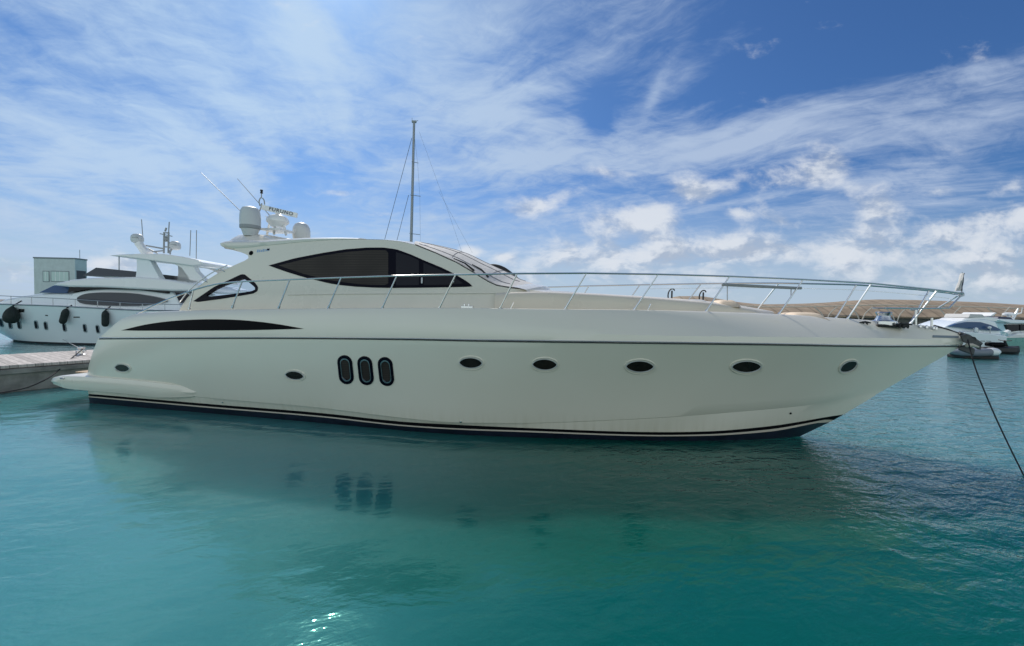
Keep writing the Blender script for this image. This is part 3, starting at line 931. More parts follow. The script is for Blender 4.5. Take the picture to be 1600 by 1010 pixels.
def cabin():
    aft = [(277, 495), (280, 486), (284, 478), (292, 466.5), (304, 453), (320, 440), (341, 427), (365, 415.2), (383, 407.3), (388.3, 403.5), (387.5, 399.5), (381, 396), (372, 392.5)]
    front = PANEL_FRONT + [(864, 475), (866, 495)]
    bottom = [(x, 495) for x in range(846, 285, -20)]
    ol = aft + PANEL_TOP[:-1] + front + bottom
    hole = [tuple(q) for q in AFT_HOLE]
    mb = shell(ol, hs, .07, hole=hole, step=12)
    side = mb.build('cabin_side', M['gel'], yacht, sharp=40)
    o2 = bpy.data.objects.new('cabin_side', side.data.copy()); COL.objects.link(o2); o2.parent = yacht
    for v in o2.data.vertices: v.co.y = -v.co.y
    o2.data.flip_normals()
    # moulded crease along the cabin foot
    MB().tube([hs(*q)[0] + hs(*q)[1] * .004 for q in spline([(450, 461), (560, 459.5), (700, 459), (790, 458.5)], 30)], .012, 6).build('cabin_moulding', M['gel'], yacht)

    # aft quarter window
    def dense(pts): return smooth_closed(pts, 60, 2)
    def loft_between(a, b, lift1, lift2):
        ra = [hs(*q) for q in a]; rb = [hs(*q) for q in b]
        return MB().grid([[p - n * .05 for p, n in ra], [p + n * lift1 for p, n in ra], [p + n * lift2 for p, n in rb], [p - n * .05 for p, n in rb]], True)
    def match(a, b):
        """points of b in step with a by angle from a common centre"""
        c = np.mean(np.array(b), 0); out = []
        B = resample(b, 400, True); an = np.arctan2(B[:, 1] - c[1], B[:, 0] - c[0])
        for q in a:
            w = math.atan2(q[1] - c[1], q[0] - c[0]); d = np.abs((an - w + math.pi) % (2 * math.pi) - math.pi)
            out.append(tuple(B[int(np.argmin(d))]))
        return out
    for side_sign in (1, -1):
        A = resample(AFT_HOLE, 70, True); B = match(A, smooth_closed(AFT_IN, 90, 1))
        c = np.mean(A, 0); A2 = [tuple(c + (q - c) * 1.015) for q in A]
        m1 = loft_between(A2, B, .010, .004)
        pn = shell([tuple(q) for q in smooth_closed(AFT_IN, 40, 1)], hs, .008, step=12, shift=-.02)
        if side_sign < 0:
            for m_ in (m1, pn): m_.v = [(q[0], -q[1], q[2]) for q in m_.v]; m_.f = [tuple(reversed(q)) for q in m_.f]
        fo = m1.build('quarter_window', M['frame_black'], yacht)
        pn.build('glass', M['glass_clear'], fo)

    # long cabin window
    panes = [([(436, 415.3), (470, 407), (505, 400), (540, 394.5), (574, 391.6), (607, 391.6), (607, 446), (580, 445.6), (556, 444), (515, 438.3), (474, 428.3)], 'blind'),
             ([(619, 394.5), (640, 400.5), (655, 407.5), (655, 446), (619, 446.3)], 'glass_pane'),
             ([(662, 411), (690, 423), (708, 432), (724, 443.5), (700, 445.3), (662, 446)], 'glass_pane')]
    for sgn in (1, -1):
        ol = [tuple(q) for q in resample(SIDE_WIN, 90, True)]
        w = shell(ol, hs, .02, step=12, shift=.008)
        gl = [(shell([tuple(q) for q in resample(p, 50, True)], hs, .006, step=10, shift=.011), m_) for p, m_ in panes]
        if sgn < 0:
            for m_ in [w] + [q[0] for q in gl]: m_.v = [(q[0], -q[1], q[2]) for q in m_.v]; m_.f = [tuple(reversed(q)) for q in m_.f]
        wo = w.build('side_window', M['frame_black'], yacht)
        for g_, m_ in gl: g_.build('pane', M[m_], wo)
        if sgn > 0:
            p, n = hs(660, 439)
            MB().box(p + n * .02, (.035, .03, .12)).build('window_catch', M['steel_dull'], wo, bevel=.006)
            p, n = hs(708, 441)
            MB().ball(p + n * .02, .035).build('window_knob', M['steel_dull'], wo)

    # roof across the two panels
    rows = []
    ptop = resample(PANEL_TOP[:], 40)
    for x, y in ptop:
        p, n = hs(x, y); p = p + np.array([0, .004, .004])
        w_ = p[1]
        c = .10
        rows.append([np.array([p[0] + .22 * (1 - abs(k) ** 2.2) * max(0, (x - 560) / 90) , w_ * k, p[2] + c * (1 - abs(k) ** 2.4)]) for k in
                     (1, .985, .95, .88, .75, .5, .25, 0, -.25, -.5, -.75, -.88, -.95, -.985, -1)])
    MB().grid(rows).build('roof', M['gel_roof'], yacht)

    # hardtop tail: a thick visor that overhangs the cockpit and thins into the roof
    lip_t = [(343, 377.8), (352, 376.6), (370, 376.2), (400, 375.5), (440, 373.5), (480, 371.8), (520, 371.5), (560, 372.6)]
    lip_b = [(343, 385.5), (352, 388.5), (366, 391), (385, 390), (420, 385.5), (460, 381), (510, 376.5), (560, 374.3)]
    TL = lambda s, z: TSIDE(s, 3.75) + .10 * max(0, min(1, (6.2 - s) / 4.0))
    s_tail = Y.on_T(342, 381, lambda s, z: 1.30)[0]
    rows = []
    for i, x in enumerate(np.concatenate([[343, 345, 348, 353, 360], np.linspace(368, 556, 30)])):
        a = Y.on_T(x, float(pchip([q[0] for q in lip_t], [q[1] for q in lip_t], x)), TL)
        b = Y.on_T(x, float(pchip([q[0] for q in lip_b], [q[1] for q in lip_b], x)), TL)
        s = a[0]; k = min(1.0, max(0.0, (s - s_tail) / .30)); wsc = (1 - (1 - k) ** 2.4 * .16)
        T = a[1] * wsc; zt, zb = a[2], min(b[2], a[2] - .012); h = zt - zb; r = h * .5
        sec = [(T - .35, zt + .05), (T - .16, zt + .03), (T - .05, zt), (T, zt - r * .6), (T - .01, zb + r * .5), (T - .06, zb + r * .1), (T - .30, zb - .02)]
        sec = [(max(.0, p), z) for p, z in sec]
        rows.append([(s, p, z) for p, z in sec] + [(s, -p, z) for p, z in reversed(sec)])
    mb = MB().grid(rows, True); mb.poly(rows[0]); mb.poly(rows[-1][::-1])
    mb.build('hardtop', M['gel_roof'], yacht, sharp=50)

    # raised fairing that carries the aerials
    FAIR_Z = Y.on_T(400, 380, TL)[2]
    rows = []
    for x, y, w in ((361, 377.5, .35), (363, 371, .75), (367, 366, .85), (374, 363.4, .9), (390, 362.6, .92), (410, 364.5, .9), (430, 368.2, .86), (455, 371.5, .8), (480, 373, .5)):
        p = Y.on_t(x, y, .55); zb = FAIR_Z
        z = p[2]
        rows.append([(p[0], w * k, zb + (z - zb) * (1 - abs(k) ** 4)) for k in np.linspace(1, -1, 17)])
    MB().grid(rows).build('aerial_fairing', M['gel_roof'], yacht, sharp=60)

    # bulkhead and sole that close the cabin
    s_b = hs(410, 440)[0][0]
    MB().box((s_b, 0, 3.0), (.06, 2.9, 1.2)).build('bulkhead', M['frame_black'], yacht)


cabin()


def windscreen():
    A = [hs(*q)[0] for q in resample([(648, 383), (680, 396), (713, 411), (740, 427), (763, 441), (776, 447), (800, 450.5)], 26)]
    C = [Y.on_t(*q, 0.0) for q in resample([(664, 382.5), (690, 387.5), (718, 394), (737.5, 401), (763, 413.5), (790, 425.5), (815, 439), (838, 446.5)], 26)]
    def rows_of(lift, k0, k1, i0=0, i1=26):
        out = []
        for a, c in list(zip(A, C))[i0:i1]:
            r = []
            for k in np.linspace(k0, k1, 25):
                w = abs(k) ** 2.0
                r.append(np.array([c[0] + (a[0] - c[0]) * w, a[1] * k, c[2] + (a[2] - c[2]) * w]) + np.array([lift * .6, 0, lift]))
            out.append(r)
        return out
    ws = MB().grid(rows_of(0.0, 1, -1)).build('windscreen', M['glass_dark'], yacht)
    sh = MB(); r1 = rows_of(.018, .995, -.8); r2 = rows_of(.006, .995, -.8)
    sh.grid(r1); sh.grid(r2)
    cover = sh.build('windscreen_cover', M['cloth'], yacht)
    # straps and seams of the cover
    full = rows_of(.022, 1, -1)
    def line(k): 
        j = int(round((1 - k) / 2 * 24)); return [r[j] for r in full]
    sm = MB()
    for k in (.80, .52, .20): sm.tube(line(k)[1:-2], .005, 5)
    for i in (9, 18): sm.tube(full[i][1:18], .004, 5)
    sm.build('cover_seam', M['seam'], cover)
    # wipers
    for a, b in (((704, 408.5), (738, 427)), ((733, 418), (760, 437))):
        j1 = hs(*a)[0]; j2 = hs(*b)[0]
        wp = MB().tube([j1 + np.array([.05, -.03, .06]), (j1 + j2) / 2 + np.array([.06, -.03, .08]), j2 + np.array([.03, -.02, .05])], [.010, .016, .022], 6)
        wp.build('wiper', M['black_matt'], yacht)
    # dark folded awning hoop at the far corner of the screen
    pts = [Y.on_t(*q, -1.0) for q in ((762, 416), (772, 415.5), (786, 419.5), (797, 427), (812, 440))]
    MB().tube(spline(pts, 14), .045, 8).build('awning_hoop', M['black_matt'], yacht)
    # coaming below the screen
    foot = full[-1]
    MB().grid([[p + np.array([-.02, 0, .004]) for p in foot], [p + np.array([.10, 0, -.012]) for p in foot], [p + np.array([.26, 0, -.05]) for p in foot], [p + np.array([.34, 0, -.16]) for p in foot], [p + np.array([.36, 0, -.5]) for p in foot]]).build('screen_shelf', M['gel_roof'], yacht)
    rows = []
    for x, y, f_ in ((762, 444, .0), (776, 447.6, .1), (800, 451.2, .5), (830, 453.8, .8), (850, 456.5, 1.0), (859, 461, 1.0), (862, 474, 1), (864, 494, 1)):
        p = hs(x, y)[0]
        rows.append([np.array([p[0] + (.35 + .5 * f_) * (1 - abs(k) ** 2), p[1] * k, p[2] + .03 * (1 - k * k)]) for k in np.linspace(1, -1, 21)])
    MB().grid(rows).build('coaming', M['gel'], yacht)


windscreen()


def trunk():
    Tt = curve_fn([(8, 1.50), (9.5, 1.52), (11, 1.44), (12, 1.28), (13, 1.02), (14, .70), (14.6, .45), (15, .2)])
    px = [(774, 458.5), (790, 457.2), (840, 456.2), (900, 458.5), (1000, 464.5), (1060, 469), (1110, 473.5), (1150, 479), (1180, 484), (1212, 491)]
    rows = []
    for x in np.linspace(774, 1212, 60):
        y = float(pchip([q[0] for q in px], [q[1] for q in px], x))
        p = Y.on_T(x, y, lambda s, z: Tt(s)); T = p[1]; s = p[0]; z = p[2]
        zd = L_deck.z(s) - .04
        sec = [(T + .05, zd - .05), (T + .035, zd + (z - zd) * .5), (T + .012, z - .045), (T - .02, z - .012), (T - .07, z + .004), (T * .7, z + .03), (T * .35, z + .055), (0, z + .06)]
        rows.append([(s, a, b) for a, b in sec] + [(s, -a, b) for a, b in reversed(sec[:-1])])
    mb = MB().grid(rows); mb.poly(rows[0]); mb.poly(rows[-1][::-1])
    mb.build('foredeck_trunk', M['gel_warm'], yacht, sharp=45)
    # sunbathing cushions and the forward hatch
    def cushion(x0, x1, t, ytop, w, ybot, name, m_):
        a = Y.on_t(x0, ybot, t); b = Y.on_t(x1, ybot, t); c = Y.on_t((x0 + x1) / 2, ytop, t)
        zb = min(a[2], b[2]) - .05; h = c[2] - zb; L = b[0] - a[0]; cx = (a[0] + b[0]) / 2
        rows = []
        for k in np.linspace(-1, 1, 15):
            g_ = (1 - abs(k) ** 5)
            rows.append([(cx + L / 2 * k, t + w / 2 * j, zb + h * g_ * (1 - abs(j) ** 6) + (a[2] - zb) * 0) for j in np.linspace(-1, 1, 13)])
        MB().grid(rows).build(name, m_, yacht, sharp=60)
    cushion(1066, 1100, .30, 468.5, 1.0, 474, 'sun_cushion', M['gel_roof'])
    cushion(1112, 1146, .25, 469.2, .9, 476, 'sun_cushion', M['cushion'])
    cushion(1222, 1276, 0.0, 488.2, .9, 494.5, 'deck_hatch', M['cushion'])


trunk()

# ---- guard rails
RAIL = [(214, 491), (240, 478), (262, 468), (285, 459.5), (305, 452.5), (330, 445.5), (355, 441.8), (380, 440.2), (430, 438.2), (530, 434), (620, 431.2), (710, 429.6), (805, 427.8), (915, 427.2), (1025, 428.9),
        (1137, 432), (1254, 437), (1362, 443), (1465, 453.5), (1496, 457.8)]
STAN = [((302, 453.4), (295.5, 483)), ((378, 440.5), (363, 481)), ((453, 437), (435.5, 481.5)), ((533, 434), (513, 482)), ((620, 431.2), (597, 482.5)), ((712, 429.6), (686, 482.5)),
        ((808, 427.8), (781, 483)), ((916, 427.2), (882.5, 484)), ((1028, 429), (990, 485.5)), ((1140, 432), (1102, 488.5)), ((1255, 437), (1216, 492.5)), ((1362, 443), (1323.5, 500)), ((1465, 453.5), (1422, 507.5))]


def rails():
    RD = curve_fn([(0, 1.80), (1.2, 1.94), (4, 2.05), (8, 2.07), (10, 2.0), (12, 1.58), (13.5, 1.10), (15, .57), (16, .32), (17, .15), (18.2, .06)])
    # measured along the boat so that the bow of the rail closes on the centre line
    TR = lambda s, z: RD(s)
    pr = [Y.on_T(x, y, TR) for x, y in resample(RAIL, 90)]
    tip = Y.on_t(1503, 459.5, 0.0)
    top = pr + [np.array([tip[0] - .05, .09, tip[2] + .0]), np.array([tip[0], 0, tip[2]])]
    mb = MB().tube(top + [np.array([q[0], -q[1], q[2]]) for q in reversed(top[:-1])], .016, 8)
    rail = mb.build('guard_rail', M['steel'], yacht)
    for (a, b) in STAN:
        pa = Y.on_T(*a, TR); pb = Y.on_T(*b, lambda s, z: L_deck.T(s) - .05)
        for sg in (1, -1):
            f_ = np.array([1, sg, 1])
            m_ = MB().tube([pa * f_, pb * f_], .014, 8)
            m_.tube([pb * f_ + (pa - pb) * f_ * .07, pb * f_ - (pa - pb) * f_ * .02], .022, 8)
            m_.build('stanchion', M['steel'], rail)
    # lower bow rail
    l1 = [Y.on_T(x, y, TR) for x, y in ((1384, 481.5), (1420, 482), (1455, 482.3))] + [Y.on_t(1483, 481.5, .12)]
    for sg in (1, -1):
        m_ = MB().tube([q * np.array([1, sg, 1]) for q in l1] + [np.array([tip[0], .02 * sg, tip[2]])], .013, 8)
        m_.build('lower_bow_rail', M['steel'], rail)
    wire = [p * .0 + np.array([p[0], -p[1], p[2] - .10]) for p in pr[58:]]
    MB().tube(wire, .005, 5).build('guard_wire', M['steel'], rail)
    # stowed boarding bar clamped between two stanchions
    a = Y.on_T(1131, 445, TR); b = Y.on_T(1249, 450.5, TR)
    d = b - a; n_ = np.array([0, .03, 0])
    m_ = MB(); m_.tube([a + d * .03 - n_, a + d * .97 - n_], .030, 6)
    bar = m_.build('boarding_bar', M['bar_grey'], yacht)
    for q in (a, b): MB().box(q, (.07, .06, .05)).build('clamp', M['bar_grey'], bar, bevel=.01)
    for px, y0, y1 in ((1136.5, 447, 470), (1236, 451, 466)):
        p0 = Y.on_T(px, y0, lambda s, z: RD(s) - .12); p1 = Y.on_T(px, y1, lambda s, z: RD(s) - .12)
        MB().tube([p0, p1], .010, 6).build('bar_support', M['steel_dull'], bar)
    # grab rail that rises along the aft edge of the cabin
    gp = [hs(*q)[0] + hs(*q)[1] * .05 for q in spline([(284, 474), (296, 458), (316, 440), (338, 425.5), (358, 416)], 16)]
    gr = MB().tube(gp, .012, 7)
    for k in (3, 8, 13): gr.tube([gp[k], gp[k] + np.array([.12, -.05, -.08])], .008, 6)
    gr.build('cabin_grab_rail', M['steel'], yacht)
    # dark fittings on the far rail
    for px, py in ((1050, 454.5), (1099, 457)):
        p = Y.on_T(px, py, lambda s, z: -RD(s)) if False else Y.on_t(px, py, -1.7)
        hk = [p + np.array([dx_, 0, dz_]) for dx_, dz_ in ((.06, .0), (.04, .04), (-.02, .04), (-.07, -.02), (-.09, -.12), (-.07, -.24))]
        mk_ = MB().tube(spline(hk, 14), .016, 6); mk_.tube([p, p + np.array([.0, 0, -.28])], .02, 6)
        mk_.build('fender_hook', M['black_matt'], yacht)
    # jackstaff with a furled flag
    p = Y.on_t(1503, 459, 0.0); q = Y.on_t(1503.5, 425.5, 0.0)
    js = MB().tube([p - np.array([0, 0, .06]), q], [.010, .006], 7)
    js.lathe(p - np.array([0, 0, .05]), [(.03, 0), (.035, .04), (.02, .08)], 12)
    jo = js.build('jackstaff', M['steel_dull'], yacht)
    rows = []
    H_ = q[2] - p[2]
    for k in np.linspace(0, 1, 12):
        w = .085 * (1 - k) + .010; z = p[2] + .05 + (H_ - .07) * k
        rows.append([(p[0] - .01 - w * (.5 - .5 * math.cos(a_)) , .035 * math.sin(a_ * 1) * (1 + .4 * math.sin(5 * a_ + 6 * k)), z) for a_ in np.linspace(0, 2 * math.pi, 14)[:-1]])
    fl = MB().grid(rows, True); fl.poly(rows[-1]); fl.poly(rows[0][::-1])
    fl.build('furled_flag', M['cloth'], jo)
    rows2 = [[(r[k][0] + .004, r[k][1] + .006, r[k][2]) for k in (10, 11, 12, 0, 1, 2, 3)] for r in rows]
    MB().grid(rows2).build('flag_stripe', M['ink'], jo)
    return rail


rails()


def bow_gear():
    # windlass drum
    p = Y.on_t(1380, 503, .12); q = Y.on_t(1380, 487.5, .12); h = q[2] - p[2]
    wl = MB().lathe(p - np.array([0, 0, .06]), [(.20, 0), (.20, .07), (.13, .09), (.105, .14), (.095, .06 + h * .6), (.115, .06 + h * .85), (.125, .06 + h * .92), (.11, .06 + h)], 20).build('windlass', M['steel'], yacht)
    MB().box(p + np.array([.05, 0, -.07]), (.5, .4, .05)).build('windlass_base', M['black_matt'], wl, bevel=.02)
    for px, py, t in ((1352, 502, .3), (1409, 504.5, .35), (1416, 504.8, .30)):
        c = Y.on_t(px, py, t)
        m_ = MB().tube([c + np.array([-.09, 0, -.03]), c + np.array([0, 0, -.015]), c + np.array([.09, 0, -.03])], [.012, .018, .012], 8)
        m_.tube([c + np.array([-.03, 0, -.1]), c + np.array([-.03, 0, -.02])], .014).tube([c + np.array([.03, 0, -.1]), c + np.array([.03, 0, -.02])], .014)
        m_.build('deck_cleat', M['black_matt'], yacht)
    # light posts standing on the foredeck
    for px, y0, y1, t in ((1431, 506, 484.5, 0.0), (1456, 509, 497, 0.0)):
        a = Y.on_t(px, y0, t); b = Y.on_t(px, y1, t)
        m_ = MB().tube([a - np.array([0, 0, .08]), b], .018, 8)
        if px < 1440: m_.tube([b + np.array([-.09, 0, 0]), b + np.array([.02, 0, 0])], .014, 6)
        m_.build('deck_post', M['steel'], yacht)
    for px, py in ((1438, 507), (1448, 508), (1459, 509.5), (1463, 510)):
        c = Y.on_t(px, py, .1); MB().lathe(c - np.array([0, 0, .06]), [(.02, 0), (.02, .04), (.012, .055)], 10).build('deck_fitting', M['steel'], yacht)
    # toe rail / anchor channel along the far side of the bow
    a = [Y.on_t(*q, -.04) for q in ((1459, 510), (1480, 516), (1500, 523.5), (1506, 527))]
    MB().tube(a, .030, 8).build('anchor_channel', M['black_matt'], yacht)
    # bow roller with the anchor shank, cheeks and a cream pad
    P = lambda x, y, t=0.0: Y.on_t(x, y, t)
    m_ = MB()
    for t in (.13, -.13):
        ol = [(1502, 524.5), (1510, 522.5), (1531, 536.5), (1530, 546.5), (1522, 541), (1506, 534.5)]
        v = [P(*q, t) for q in ol]; w = [x - np.array([0, .03 * (1 if t > 0 else -1), 0]) for x in v]
        m_.poly(v); m_.poly(w[::-1])
        for i in range(len(v)): j = (i + 1) % len(v); m_.poly([v[i], w[i], w[j], v[j]])
    br = m_.build('bow_roller', M['dark_steel'], yacht, smooth=False)
    c = P(1512, 530)
    MB().lathe(c - np.array([0, .11, 0]), [(.05, 0), (.035, .08), (.035, .14), (.05, .22)], 14, (0, 1, 0)).build('roller', M['black_matt'], br)
    MB().tube([P(1498, 521), P(1512, 526), P(1530, 538.5)], [.035, .045, .055], 8).build('anchor_shank', M['dark_steel'], br)
    MB().tube([P(1510, 540, .18), P(1519, 539.5, .18), P(1529, 542.5, .18)], [.035, .035, .015], 8).build('anchor_fluke', M['cream'], br)
    MB().tube([P(1503, 524), P(1506, 519.5)], [.03, .018], 8).build('roller_pin', M['steel'], br)
    # stainless plate on the stem below the roller
    st_px = [(1500, 541), (1512, 538), (1524, 546), (1522, 556), (1508, 551), (1496, 546.5)]
    v = [P(*q, .05) for q in st_px]; w = [P(*q, -.05) for q in st_px]
    m_ = MB().poly(v).poly(w[::-1])
    for i in range(len(v)): j = (i + 1) % len(v); m_.poly([v[i], w[i], w[j], v[j]])
    m_.build('stem_plate', M['dark_steel'], yacht, smooth=False, bevel=.02)


bow_gear()


def aerials():
    # large satellite dome: base, collar and cap
    c = Y.on_t(391, 366, .55); top = Y.on_t(391, 323, .55); H_ = top[2] - c[2]
    R_ = rad(Y, c, 17.2)
    d = MB().lathe(c, [(R_ * .62, -.05), (R_ * .72, H_ * .03), (R_ * .86, H_ * .17)], 28).build('satellite_dome', M['dome'], yacht)
    MB().lathe(c, [(R_ * .86, H_ * .17), (R_ * .99, H_ * .20), (R_ * 1.0, H_ * .30), (R_ * .985, H_ * .305)], 28).build('dome_collar', M['dome_grey'], d)
    MB().lathe(c, [(R_ * .985, H_ * .305), (R_ * 1.0, H_ * .45), (R_ * .985, H_ * .65), (R_ * .92, H_ * .82), (R_ * .74, H_ * .94), (R_ * .4, H_ * .99), (0, H_)], 28).build('dome_cap', M['dome'], d)
    # smaller dome further across
    c = Y.on_t(471, 369.5, -.45); top = Y.on_t(471, 348, -.45); H_ = top[2] - c[2]
    R_ = rad(Y, c, 14.2)
    MB().lathe(c - np.array([0, 0, .1]), [(R_ * .9, 0), (R_, .1), (R_, .1 + H_ * .35), (R_ * .93, .1 + H_ * .62), (R_ * .72, .1 + H_ * .86), (R_ * .38, .1 + H_ * .97), (0, .1 + H_)], 26).build('small_dome', M['dome'], yacht)
    # open-array radar on its pedestal
    t0 = .05
    P = lambda x, y, t=t0: Y.on_t(x, y, t)
    base = P(436, 363); hub = P(434, 346)
    ped = MB()
    rr = rad(Y, hub, 18.5)
    ped.lathe(hub, [(rr * .55, -.16), (rr * .62, -.12), (rr * .98, -.03), (rr, .02), (rr * .85, .10), (rr * .5, .15), (rr * .22, .17), (rr * .2, .25)], 24)
    rd = ped.build('radar', M['white'], yacht)
    legs = MB()
    for q in ((421, 350, 417, 364), (430, 350, 428, 364), (444, 352, 447, 365)):
        legs.tube([P(q[0], q[1]), P(q[2], q[3] + 3)], .028, 8)
    legs.box(P(434, 361), (.55, .5, .05)); legs.tube([P(415, 338, .2), P(427, 349, .1)], .014, 6)
    legs.build('radar_stand', M['white'], rd)
    a, b = P(409.5, 324, .30), P(464.5, 337, .00)
    ax = b - a; L = np.linalg.norm(ax); ax /= L
    up = np.array([0, 0, 1.0]); up = up - ax * (up @ ax); up /= np.linalg.norm(up); sd = np.cross(ax, up)
    rows = []
    for k, w in ((0, .6), (.012, 1), (.5, 1), (.988, 1), (1, .6)):
        cc = a + ax * L * k
        rows.append([cc + up * y * w + sd * x * w for x, y in ((-.05, -.055), (.03, -.06), (.05, -.045), (.055, 0), (.05, .045), (.03, .06), (-.05, .055))])
    arr = MB().grid(rows, True); arr.poly(rows[0]); arr.poly(rows[-1][::-1])
    bar = arr.build('radar_array', M['white'], rd, sharp=50)
    # maker's lettering on the near face
    cu = bpy.data.curves.new('lettering', 'FONT'); cu.body = 'FURUNO'; cu.size = .125; cu.extrude = .002; cu.align_x = 'CENTER'; cu.align_y = 'CENTER'
    cu.space_character = 1.18
    tmp = bpy.data.objects.new('lettering_curve', cu); COL.objects.link(tmp)
    bpy.context.view_layer.update()
    tme = bpy.data.meshes.new_from_object(tmp.evaluated_get(bpy.context.evaluated_depsgraph_get()))
    bpy.data.objects.remove(tmp); tme.materials.clear(); tme.materials.append(M['ink'])
    tx = bpy.data.objects.new('lettering', tme); COL.objects.link(tx)
    if sd[1] < 0: sd = -sd
    pos = a + ax * L * .56 + sd * .058
    X = Vector((ax[0], -ax[1], ax[2])); Z = Vector((sd[0], -sd[1], sd[2])); Yv = Z.cross(X)
    tx.matrix_world = Matrix(((X.x, Yv.x, Z.x, pos[0]), (X.y, Yv.y, Z.y, -pos[1]), (X.z, Yv.z, Z.z, pos[2]), (0, 0, 0, 1)))
    tx.parent = bar
    # light mast with its hoop
    m_ = MB().tube([P(405, 331, .25), P(408, 324, .25), P(409, 318, .25)], .016, 7)
    m_.tube(spline([P(406, 322, .25), P(405, 314, .25), P(408, 309, .25), P(412, 312, .25), P(413.5, 320, .25)], 14), .014, 7)
    m_.tube([P(408.5, 309, .25), P(408.7, 298, .25)], .012, 7)
    mo = m_.build('light_mast', M['dome_grey'], yacht)
    q = P(408.7, 300, .25)
    MB().lathe(q - np.array([0, 0, .04]), [(.03, 0), (.035, .02), (.02, .04), (.035, .06), (.03, .09), (.0, .1)], 12).build('mast_light', M['black_matt'], mo)
    # whip aerials
    for x0, y0, x1, y1, t in ((379, 333, 314, 270, .1), (411, 325, 371, 279.5, -.4)):
        MB().tube([P(x0, y0, t) + (P(x0, y0, t) - P(x1, y1, t)) * .30, P(x0, y0, t), P(x1, y1, t)], [.012, .010, .007], 6).build('whip_aerial', M['mast'], yacht)
    # deck light and maker's script on the cabin side
    p, n = hs(392.5, 395.8)
    MB().lathe(p - n * .01, [(.05, 0), (.05, .02), (.03, .03), (0, .03)], 14, n).build('deck_light', M['black'], yacht)
    mb = MB()
    x = 401.5
    random.seed(3)
    for k in range(8):
        w = 2.0 if k < 4 else 1.2
        y0 = 394.6 - k * .33
        ol = [(x + .7, y0 - 4.2 + (k % 3) * .5), (x + .7 + w, y0 - 4.3 + (k % 3) * .5), (x + w, y0), (x, y0 + .1)]
        shell(ol, hs, .004, shift=.003, mb=mb)
        x += w + .95
    mb.build('script_lettering', M['lettering'], yacht, smooth=False)
    # fuel filler plate at the deck edge
    a = Y.on_T(730, 480.5, lambda s, z: L_deck.T(s) - .06)
    MB().box(a, (.22, .05, .05)).box(a + np.array([.03, 0, .04]), (.03, .03, .05)).box(a + np.array([-.05, 0, .04]), (.03, .03, .05)).build('deck_filler', M['steel'], yacht, bevel=.006)
    for px in (800, 1014):
        c = Y.on_T(px, 481 if px < 900 else 484, lambda s, z: L_deck.T(s) - .10)
        MB().tube([c - np.array([.04, 0, .05]), c + np.array([.03, 0, .10])], .012, 6).tube([c - np.array([.22, 0, .02]), c + np.array([.0, 0, -.02])], .012, 6).build('deck_cleat', M['steel'], yacht)


aerials()


# ================================================================== pier and mooring lines
def pier():
    a = G.on_z(0, 572, .70); b = G.on_z(130, 563.5, .70); c = G.on_z(0, 554.5, .70)
    a = np.array([a[0], -a[1]]); b = np.array([b[0], -b[1]]); c = np.array([c[0], -c[1]])
    d = (b - a) / np.linalg.norm(b - a); d = d * .6 + np.array([.43, .9]) * .4; d /= np.linalg.norm(d)
    ang = math.atan2(d[1], d[0])
    n = np.array([-d[1], d[0]])                    # to the far side
    w = abs((c - a) @ n)
    root = thing('pier', 'pale boarded concrete pier behind the stern of the cream yacht', 'pier', (a[0], a[1], 0), ang)
    L0, L1 = -16.0, 9.0
    # mk uses t towards -n
    MB().box(((L0 + L1) / 2, -w / 2, .30), (L1 - L0, w, .62)).build('pier_side', M['concrete'], root, bevel=.03)
    MB().box(((L0 + L1) / 2, -w / 2, .66), (L1 - L0, w + .06, .08)).build('pier_boards', M['boards'], root, bevel=.01)
    MB().box(((L0 + L1) / 2, .04, .54), (L1 - L0, .10, .12)).build('pier_fender_strip', M['concrete'], root, bevel=.01)
    return root


pier()


def rope(name, pts, r, m_, label, n=40):
    o = MB().tube(spline([(p[0], -p[1], p[2]) for p in pts], n), r, 7).build(name, m_)
    # the root object is the mesh itself: move its origin to its first point
    b = Vector(pts[0])
    for v in o.data.vertices: v.co -= b
    o.location = b
    return tag(o, label, 'rope')


def wpt(px, py, depth):
    d = pix_dir(px, py); k = depth / d[1]; return tuple(CP + d * k)


def mooring():
    p0 = wpt(127, 545.5, 12.2)
    bo = thing('mooring_bollard', 'small steel bollard on the pier edge beside the yacht stern', 'bollard', (p0[0], p0[1], .70))
    MB().lathe((0, 0, 0), [(.11, 0), (.11, .02), (.06, .04), (.055, .16), (.09, .2), (.09, .24), (.0, .25)], 16).build('post', M['steel'], bo)
    MB().tube([(-.14, 0, .13), (.14, 0, .13)], .025, 8).build('crossbar', M['steel'], bo)
    rope('mooring_line', [wpt(129, 546, 12.1), wpt(112, 560, 11.4), wpt(90, 580, 10.6), wpt(70, 594, 10.15), wpt(45, 605, 9.85), wpt(0, 614, 9.4), wpt(-60, 622, 8.8)], .016, M['rope_black'],
         'slack black mooring line hanging in front of the pier')
    rope('mooring_line', [wpt(98, 530.5, 21.0), wpt(112, 538, 17), wpt(125, 544.5, 12.3)], .012, M['rope_grey'],
         'thin pale mooring line from the bollard to the white yacht')
    rope('mooring_line', [tuple(np.array(wpt(1512, 531, 6.9))), wpt(1521, 566, 6.75), wpt(1545, 628, 6.5), wpt(1600, 744, 6.1), wpt(1690, 910, 5.6)], .010, M['rope_black'],
         'taut black mooring line running down from the yacht bow')


mooring()


